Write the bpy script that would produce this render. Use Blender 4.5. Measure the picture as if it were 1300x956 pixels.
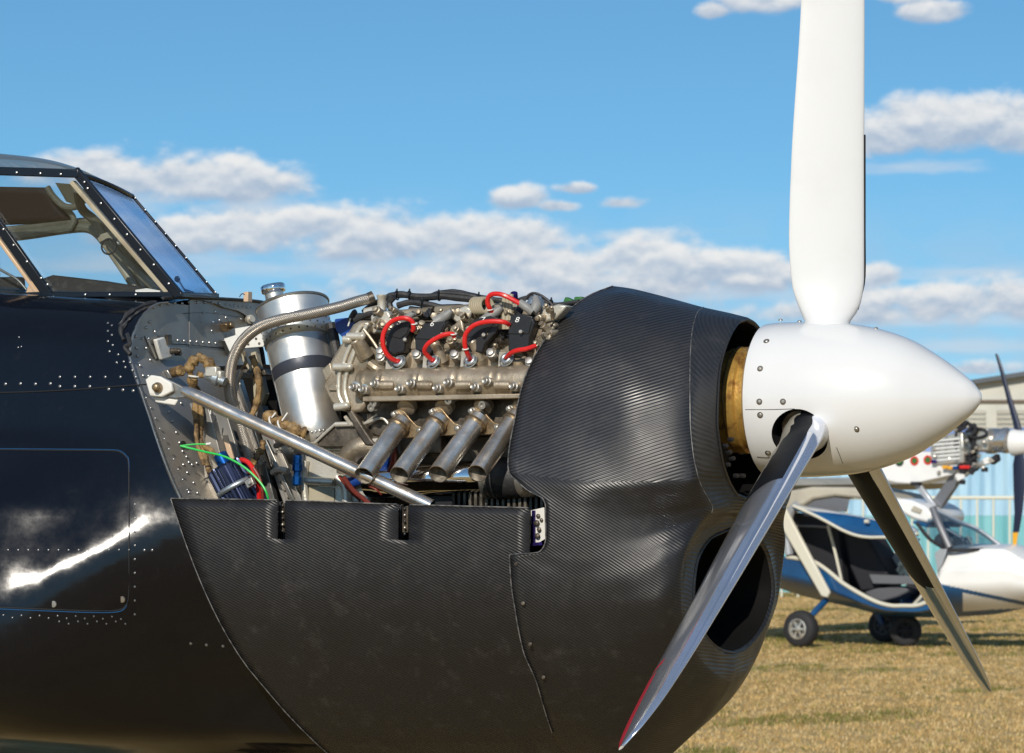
import bpy, bmesh, math, random
from mathutils import Vector, Matrix
random.seed(7)
sc = bpy.context.scene
for _o in list(bpy.data.objects): bpy.data.objects.remove(_o)
COL = sc.collection
R = math.radians
# ------------------------------------------------------------------ camera
F, U0, V0, CAMZ = 4500.0, 650.0, 635.0, 1.56      # focal length in photo pixels, view axis, eye height
cam_d = bpy.data.cameras.new('camera'); cam = bpy.data.objects.new('camera', cam_d); COL.objects.link(cam)
cam.location = (0, 0, CAMZ); cam.rotation_euler = (R(90), 0, 0)
cam_d.sensor_width = 36.0; cam_d.lens = F/1300*36.0
cam_d.shift_y = (V0-478)/1300.0; cam_d.shift_x = 0.0
cam_d.clip_start = 0.1; cam_d.clip_end = 6000
cam_d.dof.use_dof = True; cam_d.dof.focus_distance = 7.45; cam_d.dof.aperture_fstop = 18.0
sc.camera = cam
# ------------------------------------------------------------------ sun, sky, exposure
SUN_EL, SUN_AZ = 29.0, 194.0       # azimuth clockwise from +Y (view direction): behind the camera, to its left
sdir = Vector((math.sin(R(SUN_AZ))*math.cos(R(SUN_EL)), math.cos(R(SUN_AZ))*math.cos(R(SUN_EL)), math.sin(R(SUN_EL))))
sun_d = bpy.data.lights.new('sun', 'SUN'); sun = bpy.data.objects.new('sun', sun_d); COL.objects.link(sun)
sun_d.energy = 4.0; sun_d.angle = R(0.53); sun_d.color = (1.0, 0.92, 0.81)
sun.rotation_euler = sdir.to_track_quat('Z', 'Y').to_euler()
sc.view_settings.view_transform = 'Standard'; sc.view_settings.look = 'None'
sc.view_settings.gamma = 1.0; sc.view_settings.exposure = 0.0
sc.render.resolution_x = 1024; sc.render.resolution_y = 753

world = bpy.data.worlds.new('World'); sc.world = world; world.use_nodes = True
wt = world.node_tree; wt.nodes.clear()
class NG:
    """tiny helper to write shader maths"""
    def __init__(s, t): s.t = t
    def n(s, typ, **k):
        x = s.t.nodes.new(typ)
        for a, b in k.items(): setattr(x, a, b)
        return x
    def l(s, a, b): s.t.links.new(a, b)
    def put(s, sock, v):
        if hasattr(v, 'is_output') or isinstance(v, bpy.types.NodeSocket): s.l(v, sock)
        else: sock.default_value = v
    def m(s, op, a, b=None, c=None, clamp=False):
        x = s.n('ShaderNodeMath', operation=op); x.use_clamp = clamp
        s.put(x.inputs[0], a)
        if b is not None: s.put(x.inputs[1], b)
        if c is not None: s.put(x.inputs[2], c)
        return x.outputs[0]
    def xyz(s, a, b, c):
        x = s.n('ShaderNodeCombineXYZ'); s.put(x.inputs[0], a); s.put(x.inputs[1], b); s.put(x.inputs[2], c); return x.outputs[0]
    def mix(s, f, a, b, mode='MIX'):
        x = s.n('ShaderNodeMix', data_type='RGBA', blend_type=mode)
        s.put(x.inputs[0], f); s.put(x.inputs[6], a); s.put(x.inputs[7], b); return x.outputs[2]
    def ss(s, x, a, b, lo=0., hi=1.):
        r = s.n('ShaderNodeMapRange', interpolation_type='SMOOTHSTEP'); s.put(r.inputs[0], x)
        for i, q in enumerate((a, b, lo, hi)): s.put(r.inputs[i+1], q)
        return r.outputs[0]
    def lin(s, x, a, b, lo=0., hi=1.):
        r = s.n('ShaderNodeMapRange'); s.put(r.inputs[0], x)
        for i, q in enumerate((a, b, lo, hi)): s.put(r.inputs[i+1], q)
        return r.outputs[0]
    def noise(s, vec, scale, detail=4., rough=.5, dist=0.):
        x = s.n('ShaderNodeTexNoise'); s.put(x.inputs['Vector'], vec)
        x.inputs['Scale'].default_value = scale; x.inputs['Detail'].default_value = detail
        x.inputs['Roughness'].default_value = rough; x.inputs['Distortion'].default_value = dist
        return x.outputs[0]
g = NG(wt)
tc = g.n('ShaderNodeTexCoord'); sep = g.n('ShaderNodeSeparateXYZ'); g.l(tc.outputs['Generated'], sep.inputs[0])
dx, dy, dz = sep.outputs
# clear air after the front: the whole dome is sampled a little above its true elevation so that it stays blue near the horizon
zz = g.m('MULTIPLY_ADD', dz, 1.55, 0.085)
sky = g.n('ShaderNodeTexSky', sky_type='NISHITA'); sky.sun_disc = False
sky.sun_elevation = R(SUN_EL); sky.sun_rotation = R(SUN_AZ); sky.air_density = 1.15; sky.dust_density = 0.25; sky.ozone_density = 1.6
nv = g.n('ShaderNodeVectorMath', operation='NORMALIZE'); g.l(g.xyz(dx, dy, zz), nv.inputs[0]); g.l(nv.outputs[0], sky.inputs[0])
skyc = g.mix(1.0, sky.outputs[0], (0.56, 0.97, 1.16, 1), 'MULTIPLY')
# cumulus banks; az, el in units of photo-pixel angle
az = g.m('MULTIPLY', g.m('ARCTAN2', dx, dy), F); el = g.m('MULTIPLY', g.m('ARCSINE', dz), F)
def blob(u, v, ru, rv):
    a = g.m('DIVIDE', g.m('SUBTRACT', az, u-U0), ru*1.12); e = g.m('DIVIDE', g.m('SUBTRACT', el, V0-v), rv*1.45)
    # flat bottoms: squash below the centre
    e2 = g.m('MULTIPLY', e, g.m('ADD', 1.0, g.m('MULTIPLY', g.m('LESS_THAN', e, 0.0), 0.25)))
    d = g.m('SQRT', g.m('ADD', g.m('MULTIPLY', a, a), g.m('MULTIPLY', e2, e2)))
    return g.m('SUBTRACT', 1.0, d), e
CL = [(235,232,150,30),(320,240,80,26),(120,222,110,22),(330,290,130,27),(250,300,120,24),(455,300,90,32),(540,302,100,30),(650,303,80,24),
      (652,252,40,14),(712,263,30,7),(787,259,34,9),(735,241,30,7),(800,330,110,28),(690,345,150,30),(860,350,150,34),(950,345,90,28),(620,368,200,26),
      (1200,163,120,36),(1290,170,90,34),(1120,182,70,22),(1210,383,150,25),(1300,385,110,24),(1112,353,38,15),(1060,398,120,16),(975,6,62,15),(1180,24,46,12),(1150,3,50,9),(905,20,20,9),(1235,470,60,10)]
mask = None; hs = None; hw = None
for c in CL:
    m, e = blob(*c)
    mask = m if mask is None else g.m('SMOOTH_MAX', mask, m, 0.15)
    w = g.m('POWER', g.m('MAXIMUM', g.m('ADD', m, 0.35), 0.0), 3.0)
    hs = g.m('MULTIPLY', w, e) if hs is None else g.m('ADD', hs, g.m('MULTIPLY', w, e))
    hw = w if hw is None else g.m('ADD', hw, w)
relh = g.m('DIVIDE', hs, g.m('ADD', hw, 0.001))
cv = g.xyz(g.m('DIVIDE', az, 100.0), g.m('DIVIDE', el, 62.0), 0.0)
n1 = g.noise(cv, 1.25, 6.0, .52, .15); n2 = g.noise(cv, 3.9, 5.0, .62)
cv2 = g.xyz(g.m('DIVIDE', az, 100.0), g.m('ADD', g.m('DIVIDE', el, 62.0), 0.16), 0.0)
n1b = g.noise(cv2, 1.25, 5.0, .52, .15)
# the rest of the sky round about carries the same scattered low cumulus
out = g.ss(g.m('ABSOLUTE', az), 760., 1000.)
cvo = g.xyz(g.m('DIVIDE', az, 420.0), g.m('DIVIDE', el, 110.0), 3.0)
band = g.m('MULTIPLY', g.ss(el, -30., 90.), g.ss(el, 700., 380.))
other = g.m('MULTIPLY', g.m('SUBTRACT', g.m('MULTIPLY', g.noise(cvo, 1.0, 3.0), 3.0), 1.45), g.m('MULTIPLY', out, band))
dens0 = g.m('ADD', g.m('MAXIMUM', mask, g.m('SUBTRACT', other, g.m('MULTIPLY', g.m('SUBTRACT', 1.0, out), 3.0))), g.m('ADD', g.m('MULTIPLY', g.m('SUBTRACT', n1, 0.5), 1.7), g.m('MULTIPLY', g.m('SUBTRACT', n2, 0.5), .40)))
dens = g.ss(dens0, -0.06, 0.52)
lit = g.m('ADD', g.m('MULTIPLY', relh, 0.50), g.m('ADD', g.m('MULTIPLY', g.m('SUBTRACT', n1, n1b), 2.2), g.m('MULTIPLY', g.m('SUBTRACT', n2, 0.5), .45)))
litf = g.ss(lit, -0.50, 0.62)
ccol = g.mix(litf, (4.0, 4.9, 6.2, 1), (9.0, 8.8, 8.5, 1))
haze = g.m('MULTIPLY', g.ss(el, 430., 230.), g.m('MULTIPLY', g.ss(n1, .15, .65), 0.60))
base = g.mix(haze, skyc, (4.2, 5.7, 7.2, 1))
mask2 = None
for c in [(200,338,190,16),(470,340,190,16),(330,262,110,12),(640,322,120,12),(900,372,150,14),(1240,350,110,10),(150,262,90,14),(1180,405,140,12),(560,388,160,14),(1150,215,90,10),(820,300,90,8),(1240,440,90,10)]:
    m2, _e = blob(*c); mask2 = m2 if mask2 is None else g.m('SMOOTH_MAX', mask2, m2, .2)
wis = g.noise(g.xyz(g.m('DIVIDE', az, 170.0), g.m('DIVIDE', el, 34.0), 7.0), 1.3, 5., .6)
wisp = g.m('MULTIPLY', g.ss(g.m('ADD', mask2, g.m('MULTIPLY', g.m('SUBTRACT', wis, .5), 2.2)), -.1, .9), .55)
base = g.mix(wisp, base, (6.2, 6.9, 7.7, 1))
fin = g.mix(g.m('MULTIPLY', dens, 0.90), base, ccol)
bg = g.n('ShaderNodeBackground'); g.l(fin, bg.inputs[0]); bg.inputs[1].default_value = 0.10
wo = g.n('ShaderNodeOutputWorld'); g.l(bg.outputs[0], wo.inputs[0])
world.cycles.sampling_method = 'MANUAL'; world.cycles.sample_map_resolution = 1024

# ------------------------------------------------------------------ materials
def mat(name, col, metal=0., rough=.5, bump=None, vary=None, coat=0., extra=None, rvar=0., spec=None, emis=None):
    """col base colour; bump=(scale,strength_m); vary=(scale,colour2,lo,hi); rvar roughness variation"""
    m = bpy.data.materials.new(name); m.use_nodes = True; t = m.node_tree; q = NG(t)
    b = t.nodes['Principled BSDF']; b.inputs['Base Color'].default_value = (*col, 1)
    b.inputs['Metallic'].default_value = metal; b.inputs['Roughness'].default_value = rough
    if coat: b.inputs['Coat Weight'].default_value = coat; b.inputs['Coat Roughness'].default_value = 0.06
    if spec is not None: b.inputs['Specular IOR Level'].default_value = spec
    co = q.n('ShaderNodeTexCoord').outputs['Object']
    if vary:
        f = q.ss(q.noise(co, vary[0], 5., .6), vary[2], vary[3])
        q.l(q.mix(f, (*col, 1), (*vary[1], 1)), b.inputs['Base Color'])
    if rvar:
        f = q.noise(co, (vary[0]*1.7 if vary else 9.), 4., .6)
        q.l(q.lin(f, .3, .7, max(rough-rvar, .02), rough+rvar), b.inputs['Roughness'])
    if bump:
        bn = q.n('ShaderNodeBump'); bn.inputs['Distance'].default_value = bump[1]; bn.inputs['Strength'].default_value = 1.0
        q.l(q.noise(co, bump[0], 3., .55), bn.inputs['Height']); q.l(bn.outputs[0], b.inputs['Normal'])
    if emis: b.inputs['Emission Color'].default_value = (*emis[0], 1); b.inputs['Emission Strength'].default_value = emis[1]
    if extra: extra(q, b, co)
    return m
def weave(ang, pitch, depth=.0006, dark=1.):
    def f(q, b, co):
        s = q.n('ShaderNodeSeparateXYZ'); q.l(co, s.inputs[0]); x, y, z = s.outputs
        wob = q.m('MULTIPLY', q.m('SUBTRACT', q.noise(co, 3.0, 2.), .5), .010)
        d = q.m('ADD', q.m('ADD', q.m('MULTIPLY', x, -math.sin(R(ang))), q.m('MULTIPLY', z, math.cos(R(ang)))), wob)
        w = q.m('SINE', q.m('MULTIPLY', d, 2*math.pi/pitch))
        bn = q.n('ShaderNodeBump'); bn.inputs['Distance'].default_value = depth; q.l(w, bn.inputs['Height'])
        bn2 = q.n('ShaderNodeBump'); bn2.inputs['Distance'].default_value = .0018; q.l(q.noise(co, 7.0, 3.), bn2.inputs['Height'])
        q.l(bn2.outputs[0], bn.inputs['Normal']); q.l(bn.outputs[0], b.inputs['Normal'])
        # resin patches and dust
        q.l(q.lin(q.noise(co, 11., 5., .65), .35, .7, .32, .48), b.inputs['Roughness'])
        du = q.m('MULTIPLY', q.ss(q.noise(co, 23., 6., .7), .50, .8), .5)
        fine = q.m('MULTIPLY', q.m('ADD', w, 1.0), .5)
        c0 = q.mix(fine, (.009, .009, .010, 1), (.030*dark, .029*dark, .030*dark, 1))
        q.l(q.mix(du, c0, (.055, .052, .048, 1)), b.inputs['Base Color'])
    return f
M = {}
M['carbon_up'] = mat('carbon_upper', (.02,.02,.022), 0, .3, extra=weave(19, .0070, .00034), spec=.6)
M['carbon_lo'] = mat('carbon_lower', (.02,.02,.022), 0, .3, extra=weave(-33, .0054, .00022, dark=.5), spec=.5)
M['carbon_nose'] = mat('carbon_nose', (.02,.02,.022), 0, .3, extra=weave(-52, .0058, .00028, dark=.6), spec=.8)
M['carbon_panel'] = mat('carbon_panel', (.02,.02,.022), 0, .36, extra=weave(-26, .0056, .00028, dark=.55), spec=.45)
M['carbon_edge'] = mat('carbon_cut_edge', (.16,.155,.15), 0, .45, vary=(60, (.05,.05,.05), .4, .6))
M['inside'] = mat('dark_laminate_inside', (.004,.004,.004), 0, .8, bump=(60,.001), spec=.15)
M['strap'] = mat('dark_band', (.045,.05,.065), .3, .4, bump=(60,.0004))
def skin_extra(q, b, co):
    bn = q.n('ShaderNodeBump'); bn.inputs['Distance'].default_value = .0035
    q.l(q.noise(co, 4.2, 2., .5, .6), bn.inputs['Height'])
    b2 = q.n('ShaderNodeBump'); b2.inputs['Distance'].default_value = .00012; q.l(q.noise(co, 26., 3., .5), b2.inputs['Height'])
    q.l(bn.outputs[0], b2.inputs['Normal']); q.l(b2.outputs[0], b.inputs['Normal'])
    q.l(q.lin(q.noise(co, 15., 6., .7), .35, .75, .10, .22), b.inputs['Roughness'])
    d = q.m('MULTIPLY', q.ss(q.noise(co, 42., 6., .75), .58, .80), .30)
    q.l(q.mix(d, (.0030, .0038, .0065, 1), (.03, .028, .026, 1)), b.inputs['Base Color'])
M['skin'] = mat('navy_black_gloss_paint', (.01,.014,.028), 0, .1, extra=skin_extra, spec=.42)
M['edge_glint'] = mat('blue_edge_glint', (.02,.09,.22), .2, .2)
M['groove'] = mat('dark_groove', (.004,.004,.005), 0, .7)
M['bolt'] = mat('zinc_screw_head', (.42,.40,.36), .8, .42, bump=(300,.0005))
M['rivet'] = mat('rivet_aluminium', (.48,.48,.47), .8, .34)
M['glint_rivet'] = mat('painted_rivet_glint', (.20,.205,.21), .6, .3)  # painted rivets; the grey puts their light glints into the colour
M['alu_dull'] = mat('grey_sheet_aluminium', (.27,.27,.262), .5, .43, vary=(6,(.37,.34,.29),.4,.65), bump=(14,.0012), rvar=.1)
M['alu_mid'] = mat('sheet_aluminium', (.42,.41,.38), .9, .36, vary=(9,(.26,.25,.22),.45,.7), bump=(30,.0008), rvar=.08)
def brushed(q, b, co):
    s = q.n('ShaderNodeSeparateXYZ'); q.l(co, s.inputs[0]); x, y, z = s.outputs
    v = q.xyz(q.m('MULTIPLY', x, 3.), q.m('MULTIPLY', y, 3.), q.m('MULTIPLY', z, 160.))
    bn = q.n('ShaderNodeBump'); bn.inputs['Distance'].default_value = .00025; q.l(q.noise(v, 3., 3., .6), bn.inputs['Height'])
    b2 = q.n('ShaderNodeBump'); b2.inputs['Distance'].default_value = .0016; q.l(q.noise(co, 15., 2.), b2.inputs['Height'])
    q.l(bn.outputs[0], b2.inputs['Normal']); q.l(b2.outputs[0], b.inputs['Normal'])
    q.l(q.lin(q.noise(co, 30., 4., .6), .3, .7, .32, .46), b.inputs['Roughness'])
M['tank'] = mat('spun_aluminium', (.74,.71,.65), .9, .32, extra=brushed)
M['steel'] = mat('polished_steel_tube', (.76,.72,.67), .9, .26, vary=(14,(.58,.51,.43),.4,.7), rvar=.07)
M['pipe'] = mat('heat_tinted_stainless', (.74,.69,.61), .88, .27, vary=(11,(.50,.40,.30),.4,.62), rvar=.08, bump=(70,.0004))
M['pipe_in'] = mat('pipe_bore_bare', (.34,.30,.235), .3, .6, vary=(60,(.12,.10,.08),.35,.6))
M['chrome'] = mat('polished_aluminium_pipe', (.80,.79,.78), 1., .07, bump=(12,.0008))
M['cast'] = mat('magnesium_casting', (.42,.355,.265), .6, .42, vary=(15,(.24,.195,.135),.42,.66), bump=(230,.0007), rvar=.07)
M['cast_dk'] = mat('dark_oily_casting', (.16,.135,.105), .6, .45, vary=(20,(.07,.058,.045),.4,.62), bump=(130,.001), rvar=.1)  # oil stains at random; the dark base also carries recess shade
M['cast_lt'] = mat('light_casting', (.62,.585,.50), .5, .38, vary=(22,(.42,.37,.28),.5,.75), bump=(200,.0005))
M['flange'] = mat('heat_browned_flange', (.40,.29,.17), .85, .38, vary=(40,(.24,.17,.10),.4,.6), bump=(120,.0006))
M['gold'] = mat('rusty_gold_ring', (.66,.40,.10), .6, .36, vary=(34,(.34,.17,.05),.46,.66), bump=(70,.001), rvar=.1)
M['gold_dk'] = mat('brown_stained_ring', (.12,.065,.025), .7, .42, vary=(26,(.05,.032,.02),.4,.6), bump=(70,.001))
M['black'] = mat('black_plastic', (.016,.016,.018), 0, .38, bump=(90,.0004), rvar=.08)
M['rubber'] = mat('black_rubber_sleeve', (.022,.022,.023), 0, .55, vary=(40,(.06,.057,.052),.5,.75), bump=(150,.0008))
M['tyre'] = mat('tyre_rubber', (.018,.018,.02), 0, .75, bump=(60,.002))
M['grey_boot'] = mat('grey_rubber_boot', (.22,.22,.21), 0, .5)
M['red'] = mat('red_silicone_lead', (.62,.018,.016), 0, .33)
M['red_dk'] = mat('dull_red_hose', (.22,.03,.015), 0, .5, vary=(40,(.13,.02,.012),.4,.6))
M['green'] = mat('green_wire', (.02,.50,.08), 0, .4)
M['blue'] = mat('blue_anodised', (.01,.10,.36), .8, .25)
M['bluehose'] = mat('blue_silicone', (.01,.05,.25), 0, .35)
M['purple'] = mat('purple_anodised', (.05,.03,.2), .8, .3)
M['tan'] = mat('tan_fire_sleeve', (.30,.19,.075), 0, .6, vary=(38,(.10,.06,.025),.42,.62), bump=(110,.004))
M['tie'] = mat('white_cable_tie', (.7,.69,.64), 0, .5)
M['white_plate'] = mat('white_painted_bracket', (.70,.69,.64), 0, .45, vary=(40,(.5,.48,.42),.55,.75))
M['fins'] = mat('blue_black_anodised_fins', (.035,.045,.085), .8, .3)
M['clamp'] = mat('galvanised_clamp', (.50,.54,.55), .85, .4, bump=(60,.0006))
M['greenflex'] = mat('green_duct_tape', (.03,.14,.03), 0, .5)
M['ptxt'] = mat('white_print', (.8,.8,.78), 0, .6)
def braid(q, b, co):
    u = q.n('ShaderNodeUVMap').outputs[0]; s = q.n('ShaderNodeSeparateXYZ'); q.l(u, s.inputs[0]); a, l, _ = s.outputs
    p = q.m('SINE', q.m('ADD', q.m('MULTIPLY', a, 2*math.pi*12), q.m('MULTIPLY', l, 1500.)))
    r_ = q.m('SINE', q.m('SUBTRACT', q.m('MULTIPLY', a, 2*math.pi*12), q.m('MULTIPLY', l, 1500.)))
    h = q.m('MAXIMUM', p, r_)
    bn = q.n('ShaderNodeBump'); bn.inputs['Distance'].default_value = .0005; q.l(h, bn.inputs['Height']); q.l(bn.outputs[0], b.inputs['Normal'])
    q.l(q.mix(q.ss(h, -.4, .7), (.20,.17,.14,1), (.56,.51,.44,1)), b.inputs['Base Color'])
M['braid'] = mat('braided_steel_sleeve', (.5,.48,.43), .85, .35, extra=braid)
M['white'] = mat('white_gloss_paint', (.69,.695,.69), 0, .22, coat=.6, bump=(3.,.0006), vary=(5,(.655,.655,.64),.45,.8), rvar=.05)
M['whiteblade'] = mat('white_blade_paint', (.69,.695,.69), 0, .30, coat=.25, vary=(6,(.65,.65,.635),.45,.8), bump=(60,.0002))
M['boot'] = mat('black_blade_boot', (.005,.006,.008), 0, .5, spec=.18, vary=(12,(.012,.011,.011),.5,.75), bump=(60,.0004))
M['boot_grey'] = mat('grey_blade_cuff', (.36,.33,.27), .1, .42, vary=(9,(.25,.225,.18),.4,.7), bump=(80,.0004))
M['blademetal'] = mat('polished_blade_metal', (.76,.79,.88), .88, .10, vary=(5,(.70,.72,.76),.4,.7), bump=(3.,.0030), rvar=.05)
M['bladered'] = mat('red_tip_paint', (.48,.02,.04), 0, .3)
M['beige'] = mat('zinc_chromate_beige', (.40,.355,.25), 0, .5, vary=(14,(.28,.24,.165),.45,.7))
M['copper'] = mat('tan_window_gusset', (.60,.42,.27), .1, .4)
M['brownshade'] = mat('brown_sunshade', (.075,.047,.042), 0, .6)
M['frame'] = mat('black_blue_frame', (.003,.006,.012), 0, .3)
def glassmat(name, tint, gl=.06, op=0.0, dcol=(.1,.1,.1)):
    m = bpy.data.materials.new(name); m.use_nodes = True; t = m.node_tree; t.nodes.clear(); q = NG(t)
    o = q.n('ShaderNodeOutputMaterial'); tr = q.n('ShaderNodeBsdfTransparent'); tr.inputs[0].default_value = (*tint, 1)
    gs = q.n('ShaderNodeBsdfGlossy'); gs.inputs['Roughness'].default_value = .03
    fr = q.n('ShaderNodeLayerWeight'); fr.inputs[0].default_value = .5
    f = q.m('MULTIPLY_ADD', q.m('POWER', fr.outputs[1], 4.0), .7, .03)
    mx = q.n('ShaderNodeMixShader'); q.l(q.m('ADD', f, gl, clamp=True), mx.inputs[0]); q.l(tr.outputs[0], mx.inputs[1]); q.l(gs.outputs[0], mx.inputs[2])
    last = mx.outputs[0]
    if op:
        df = q.n('ShaderNodeBsdfDiffuse'); df.inputs[0].default_value = (*dcol, 1)
        m2 = q.n('ShaderNodeMixShader'); m2.inputs[0].default_value = op; q.l(last, m2.inputs[1]); q.l(df.outputs[0], m2.inputs[2]); last = m2.outputs[0]
    q.l(last, o.inputs[0]); return m
M['glass'] = glassmat('clear_perspex', (.90,.93,.95), .02)
M['glass_ws'] = glassmat('blue_tinted_perspex', (.70,.82,.98), .0)
M['glass_roof'] = glassmat('smoked_roof_perspex', (.35,.40,.42), .12, .35, (.22,.25,.25))
M['glass_bg'] = glassmat('grey_canopy_perspex', (.70,.76,.80), .06)

# ------------------------------------------------------------------ geometry helpers
class Frame:
    """local frame of a machine standing at O, nose turned th degrees towards the viewer; x forward, y to its left, z up"""
    def __init__(s, u, d, th):
        s.O = ((u-U0)/F*d, d); t = R(th); s.a = (math.cos(t), -math.sin(t)); s.l = (math.sin(t), math.cos(t)); s.th = t
    def L(s, u, v, y=0.):
        rx, rz = (u-U0)/F, (V0-v)/F
        t = (y + s.O[0]*s.l[0] + s.O[1]*s.l[1])/(rx*s.l[0] + s.l[1])
        return Vector(((t*rx-s.O[0])*s.a[0] + (t-s.O[1])*s.a[1], y, CAMZ + t*rz))
    def X(s, u, v, x=0.):
        rx, rz = (u-U0)/F, (V0-v)/F
        t = (x + s.O[0]*s.a[0] + s.O[1]*s.a[1])/(rx*s.a[0] + s.a[1])
        return Vector((x, (t*rx-s.O[0])*s.l[0] + (t-s.O[1])*s.l[1], CAMZ + t*rz))
    def px(s, p):
        X = s.O[0]+p[0]*s.a[0]+p[1]*s.l[0]; Y = s.O[1]+p[0]*s.a[1]+p[1]*s.l[1]
        return (U0+F*X/Y, V0-F*(p[2]-CAMZ)/Y)
A = Frame(1050, 7.5, 24.0); L = A.L; LX = A.X
HZ = L(1050, 507, 0)[2]

def pchip(xs, ys, x):
    n = len(xs)
    h = [xs[i+1]-xs[i] for i in range(n-1)]; d = [(ys[i+1]-ys[i])/h[i] for i in range(n-1)]
    m = [0.]*n; m[0] = d[0]; m[-1] = d[-1]
    for i in range(1, n-1):
        if d[i-1]*d[i] > 0:
            w1, w2 = 2*h[i]+h[i-1], h[i]+2*h[i-1]; m[i] = (w1+w2)/(w1/d[i-1]+w2/d[i])
    if x <= xs[0]: return ys[0]+m[0]*(x-xs[0])
    if x >= xs[-1]: return ys[-1]+m[-1]*(x-xs[-1])
    i = 0
    while x > xs[i+1]: i += 1
    t = (x-xs[i])/h[i]; t2, t3 = t*t, t*t*t
    return (2*t3-3*t2+1)*ys[i]+(t3-2*t2+t)*h[i]*m[i]+(-2*t3+3*t2)*ys[i+1]+(t3-t2)*h[i]*m[i+1]
def tab(pairs): 
    xs = [p[0] for p in pairs]; ys = [p[1] for p in pairs]
    return lambda x: pchip(xs, ys, x)
def spline(pts, k=6):
    pts = [Vector(p) for p in pts]
    if len(pts) < 3: return pts
    out = []; P = [2*pts[0]-pts[1]] + pts + [2*pts[-1]-pts[-2]]
    for i in range(1, len(P)-2):
        p0, p1, p2, p3 = P[i-1:i+3]
        for j in range(k):
            t = j/k
            out.append(.5*((2*p1)+(p2-p0)*t+(2*p0-5*p1+4*p2-p3)*t*t+(3*p1-p0-3*p2+p3)*t**3))
    out.append(pts[-1]); return out
def ortho(n):
    n = Vector(n).normalized(); a = Vector((0,0,1)) if abs(n.z) < .9 else Vector((1,0,0))
    x = a.cross(n).normalized(); return x, n.cross(x), n
class MB:
    def __init__(s, weld=False): s.v = []; s.f = []; s.mi = []; s.uv = {}; s.weld = weld
    def add(s, vs, fs, mi=0):
        o = len(s.v); s.v += [tuple(v) for v in vs]
        for f in fs: s.f.append(tuple(i+o for i in f)); s.mi.append(mi)
        return s
    def box(s, c, size, rot=None, mi=0):
        c = Vector(c); rot = rot or Matrix.Identity(3); hx, hy, hz = [q/2 for q in size]
        vs = [c + rot @ Vector((x*hx, y*hy, z*hz)) for x in (-1,1) for y in (-1,1) for z in (-1,1)]
        return s.add(vs, [(0,1,3,2),(4,6,7,5),(0,4,5,1),(2,3,7,6),(0,2,6,4),(1,5,7,3)], mi)
    def prism(s, poly, d, mi=0):
        """polygon (3-D points) pushed along vector d"""
        n = len(poly); d = Vector(d); a = [Vector(p) for p in poly]; b = [p+d for p in a]
        fs = [tuple(range(n)), tuple(range(2*n-1, n-1, -1))] + [(i, i+n, (i+1) % n+n, (i+1) % n) for i in range(n)]
        return s.add(a+b, fs, mi)
    def bar(s, p, q, w, t, side=None, mi=0):
        """flat bar from p to q, width w along 'side', thickness t"""
        p, q = Vector(p), Vector(q); d = (q-p).normalized()
        sd = Vector(side) if side is not None else Vector((0,0,1)); sd = (sd - d*sd.dot(d)).normalized(); n = d.cross(sd)
        vs = []
        for e in (p, q):
            for a_, b_ in ((-1,-1),(1,-1),(1,1),(-1,1)): vs.append(e + sd*a_*w/2 + n*b_*t/2)
        return s.add(vs, [(3,2,1,0),(4,5,6,7)]+[(i, (i+1)%4, (i+1)%4+4, i+4) for i in range(4)], mi)
    def tube(s, path, r, seg=12, cap=True, k=6, mi=0, endn=None, raw=False, uv=False):
        P = [Vector(p) for p in path] if raw else spline(path, k)
        n = len(P); rr = (lambda i: r) if not callable(r) else (lambda i: r(i/(n-1)))
        if isinstance(r, (list, tuple)): rl = r; rr = lambda i: rl[min(len(rl)-1, int(i/(n-1)*(len(rl)-1)))]*(1-((i/(n-1)*(len(rl)-1)) % 1)) + rl[min(len(rl)-1, int(i/(n-1)*(len(rl)-1))+1)]*((i/(n-1)*(len(rl)-1)) % 1)
        T = [(P[min(i+1,n-1)]-P[max(i-1,0)]).normalized() for i in range(n)]
        x, y, _ = ortho(T[0]); vs = []; ln = 0; uvs = []
        for i in range(n):
            if i: 
                x = (x - T[i]*x.dot(T[i])).normalized(); ln += (P[i]-P[i-1]).length
            y = T[i].cross(x)
            for j in range(seg):
                an = 2*math.pi*j/seg; o = (x*math.cos(an)+y*math.sin(an))*rr(i)
                if endn is not None and i == n-1:
                    en = Vector(endn).normalized(); o = o - T[i]*(o.dot(en)/T[i].dot(en))
                vs.append(P[i]+o); uvs.append((j/seg, ln))
        fs = [(i*seg+j, i*seg+(j+1)%seg, (i+1)*seg+(j+1)%seg, (i+1)*seg+j) for i in range(n-1) for j in range(seg)]
        if cap: fs += [tuple(range(seg-1,-1,-1)), tuple(range((n-1)*seg, n*seg))]
        b = len(s.f); s.add(vs, fs, mi)
        if uv:
            for k_, f in enumerate(fs[:(n-1)*seg]):
                i, j = divmod(k_, seg); s.uv[b+k_] = [(j/seg, uvs[i*seg][1]), ((j+1)/seg, uvs[i*seg][1]), ((j+1)/seg, uvs[min(i+1,n-1)*seg][1]), (j/seg, uvs[min(i+1,n-1)*seg][1])]
        return s
    def lathe(s, prof, o, ax, seg=32, mi=0, cap=True, rfun=None):
        """prof [(t,r)] along axis ax from point o"""
        x, y, n = ortho(ax); o = Vector(o); vs = []
        for t, r in prof:
            for j in range(seg):
                an = 2*math.pi*j/seg; rr = r*(rfun(an, t) if rfun else 1)
                vs.append(o + n*t + (x*math.cos(an)+y*math.sin(an))*rr)
        m = len(prof)
        fs = [(i*seg+j, i*seg+(j+1)%seg, (i+1)*seg+(j+1)%seg, (i+1)*seg+j) for i in range(m-1) for j in range(seg)]
        if cap: fs += [tuple(range(seg-1,-1,-1)), tuple(range((m-1)*seg, m*seg))]
        return s.add(vs, fs, mi)
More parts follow.
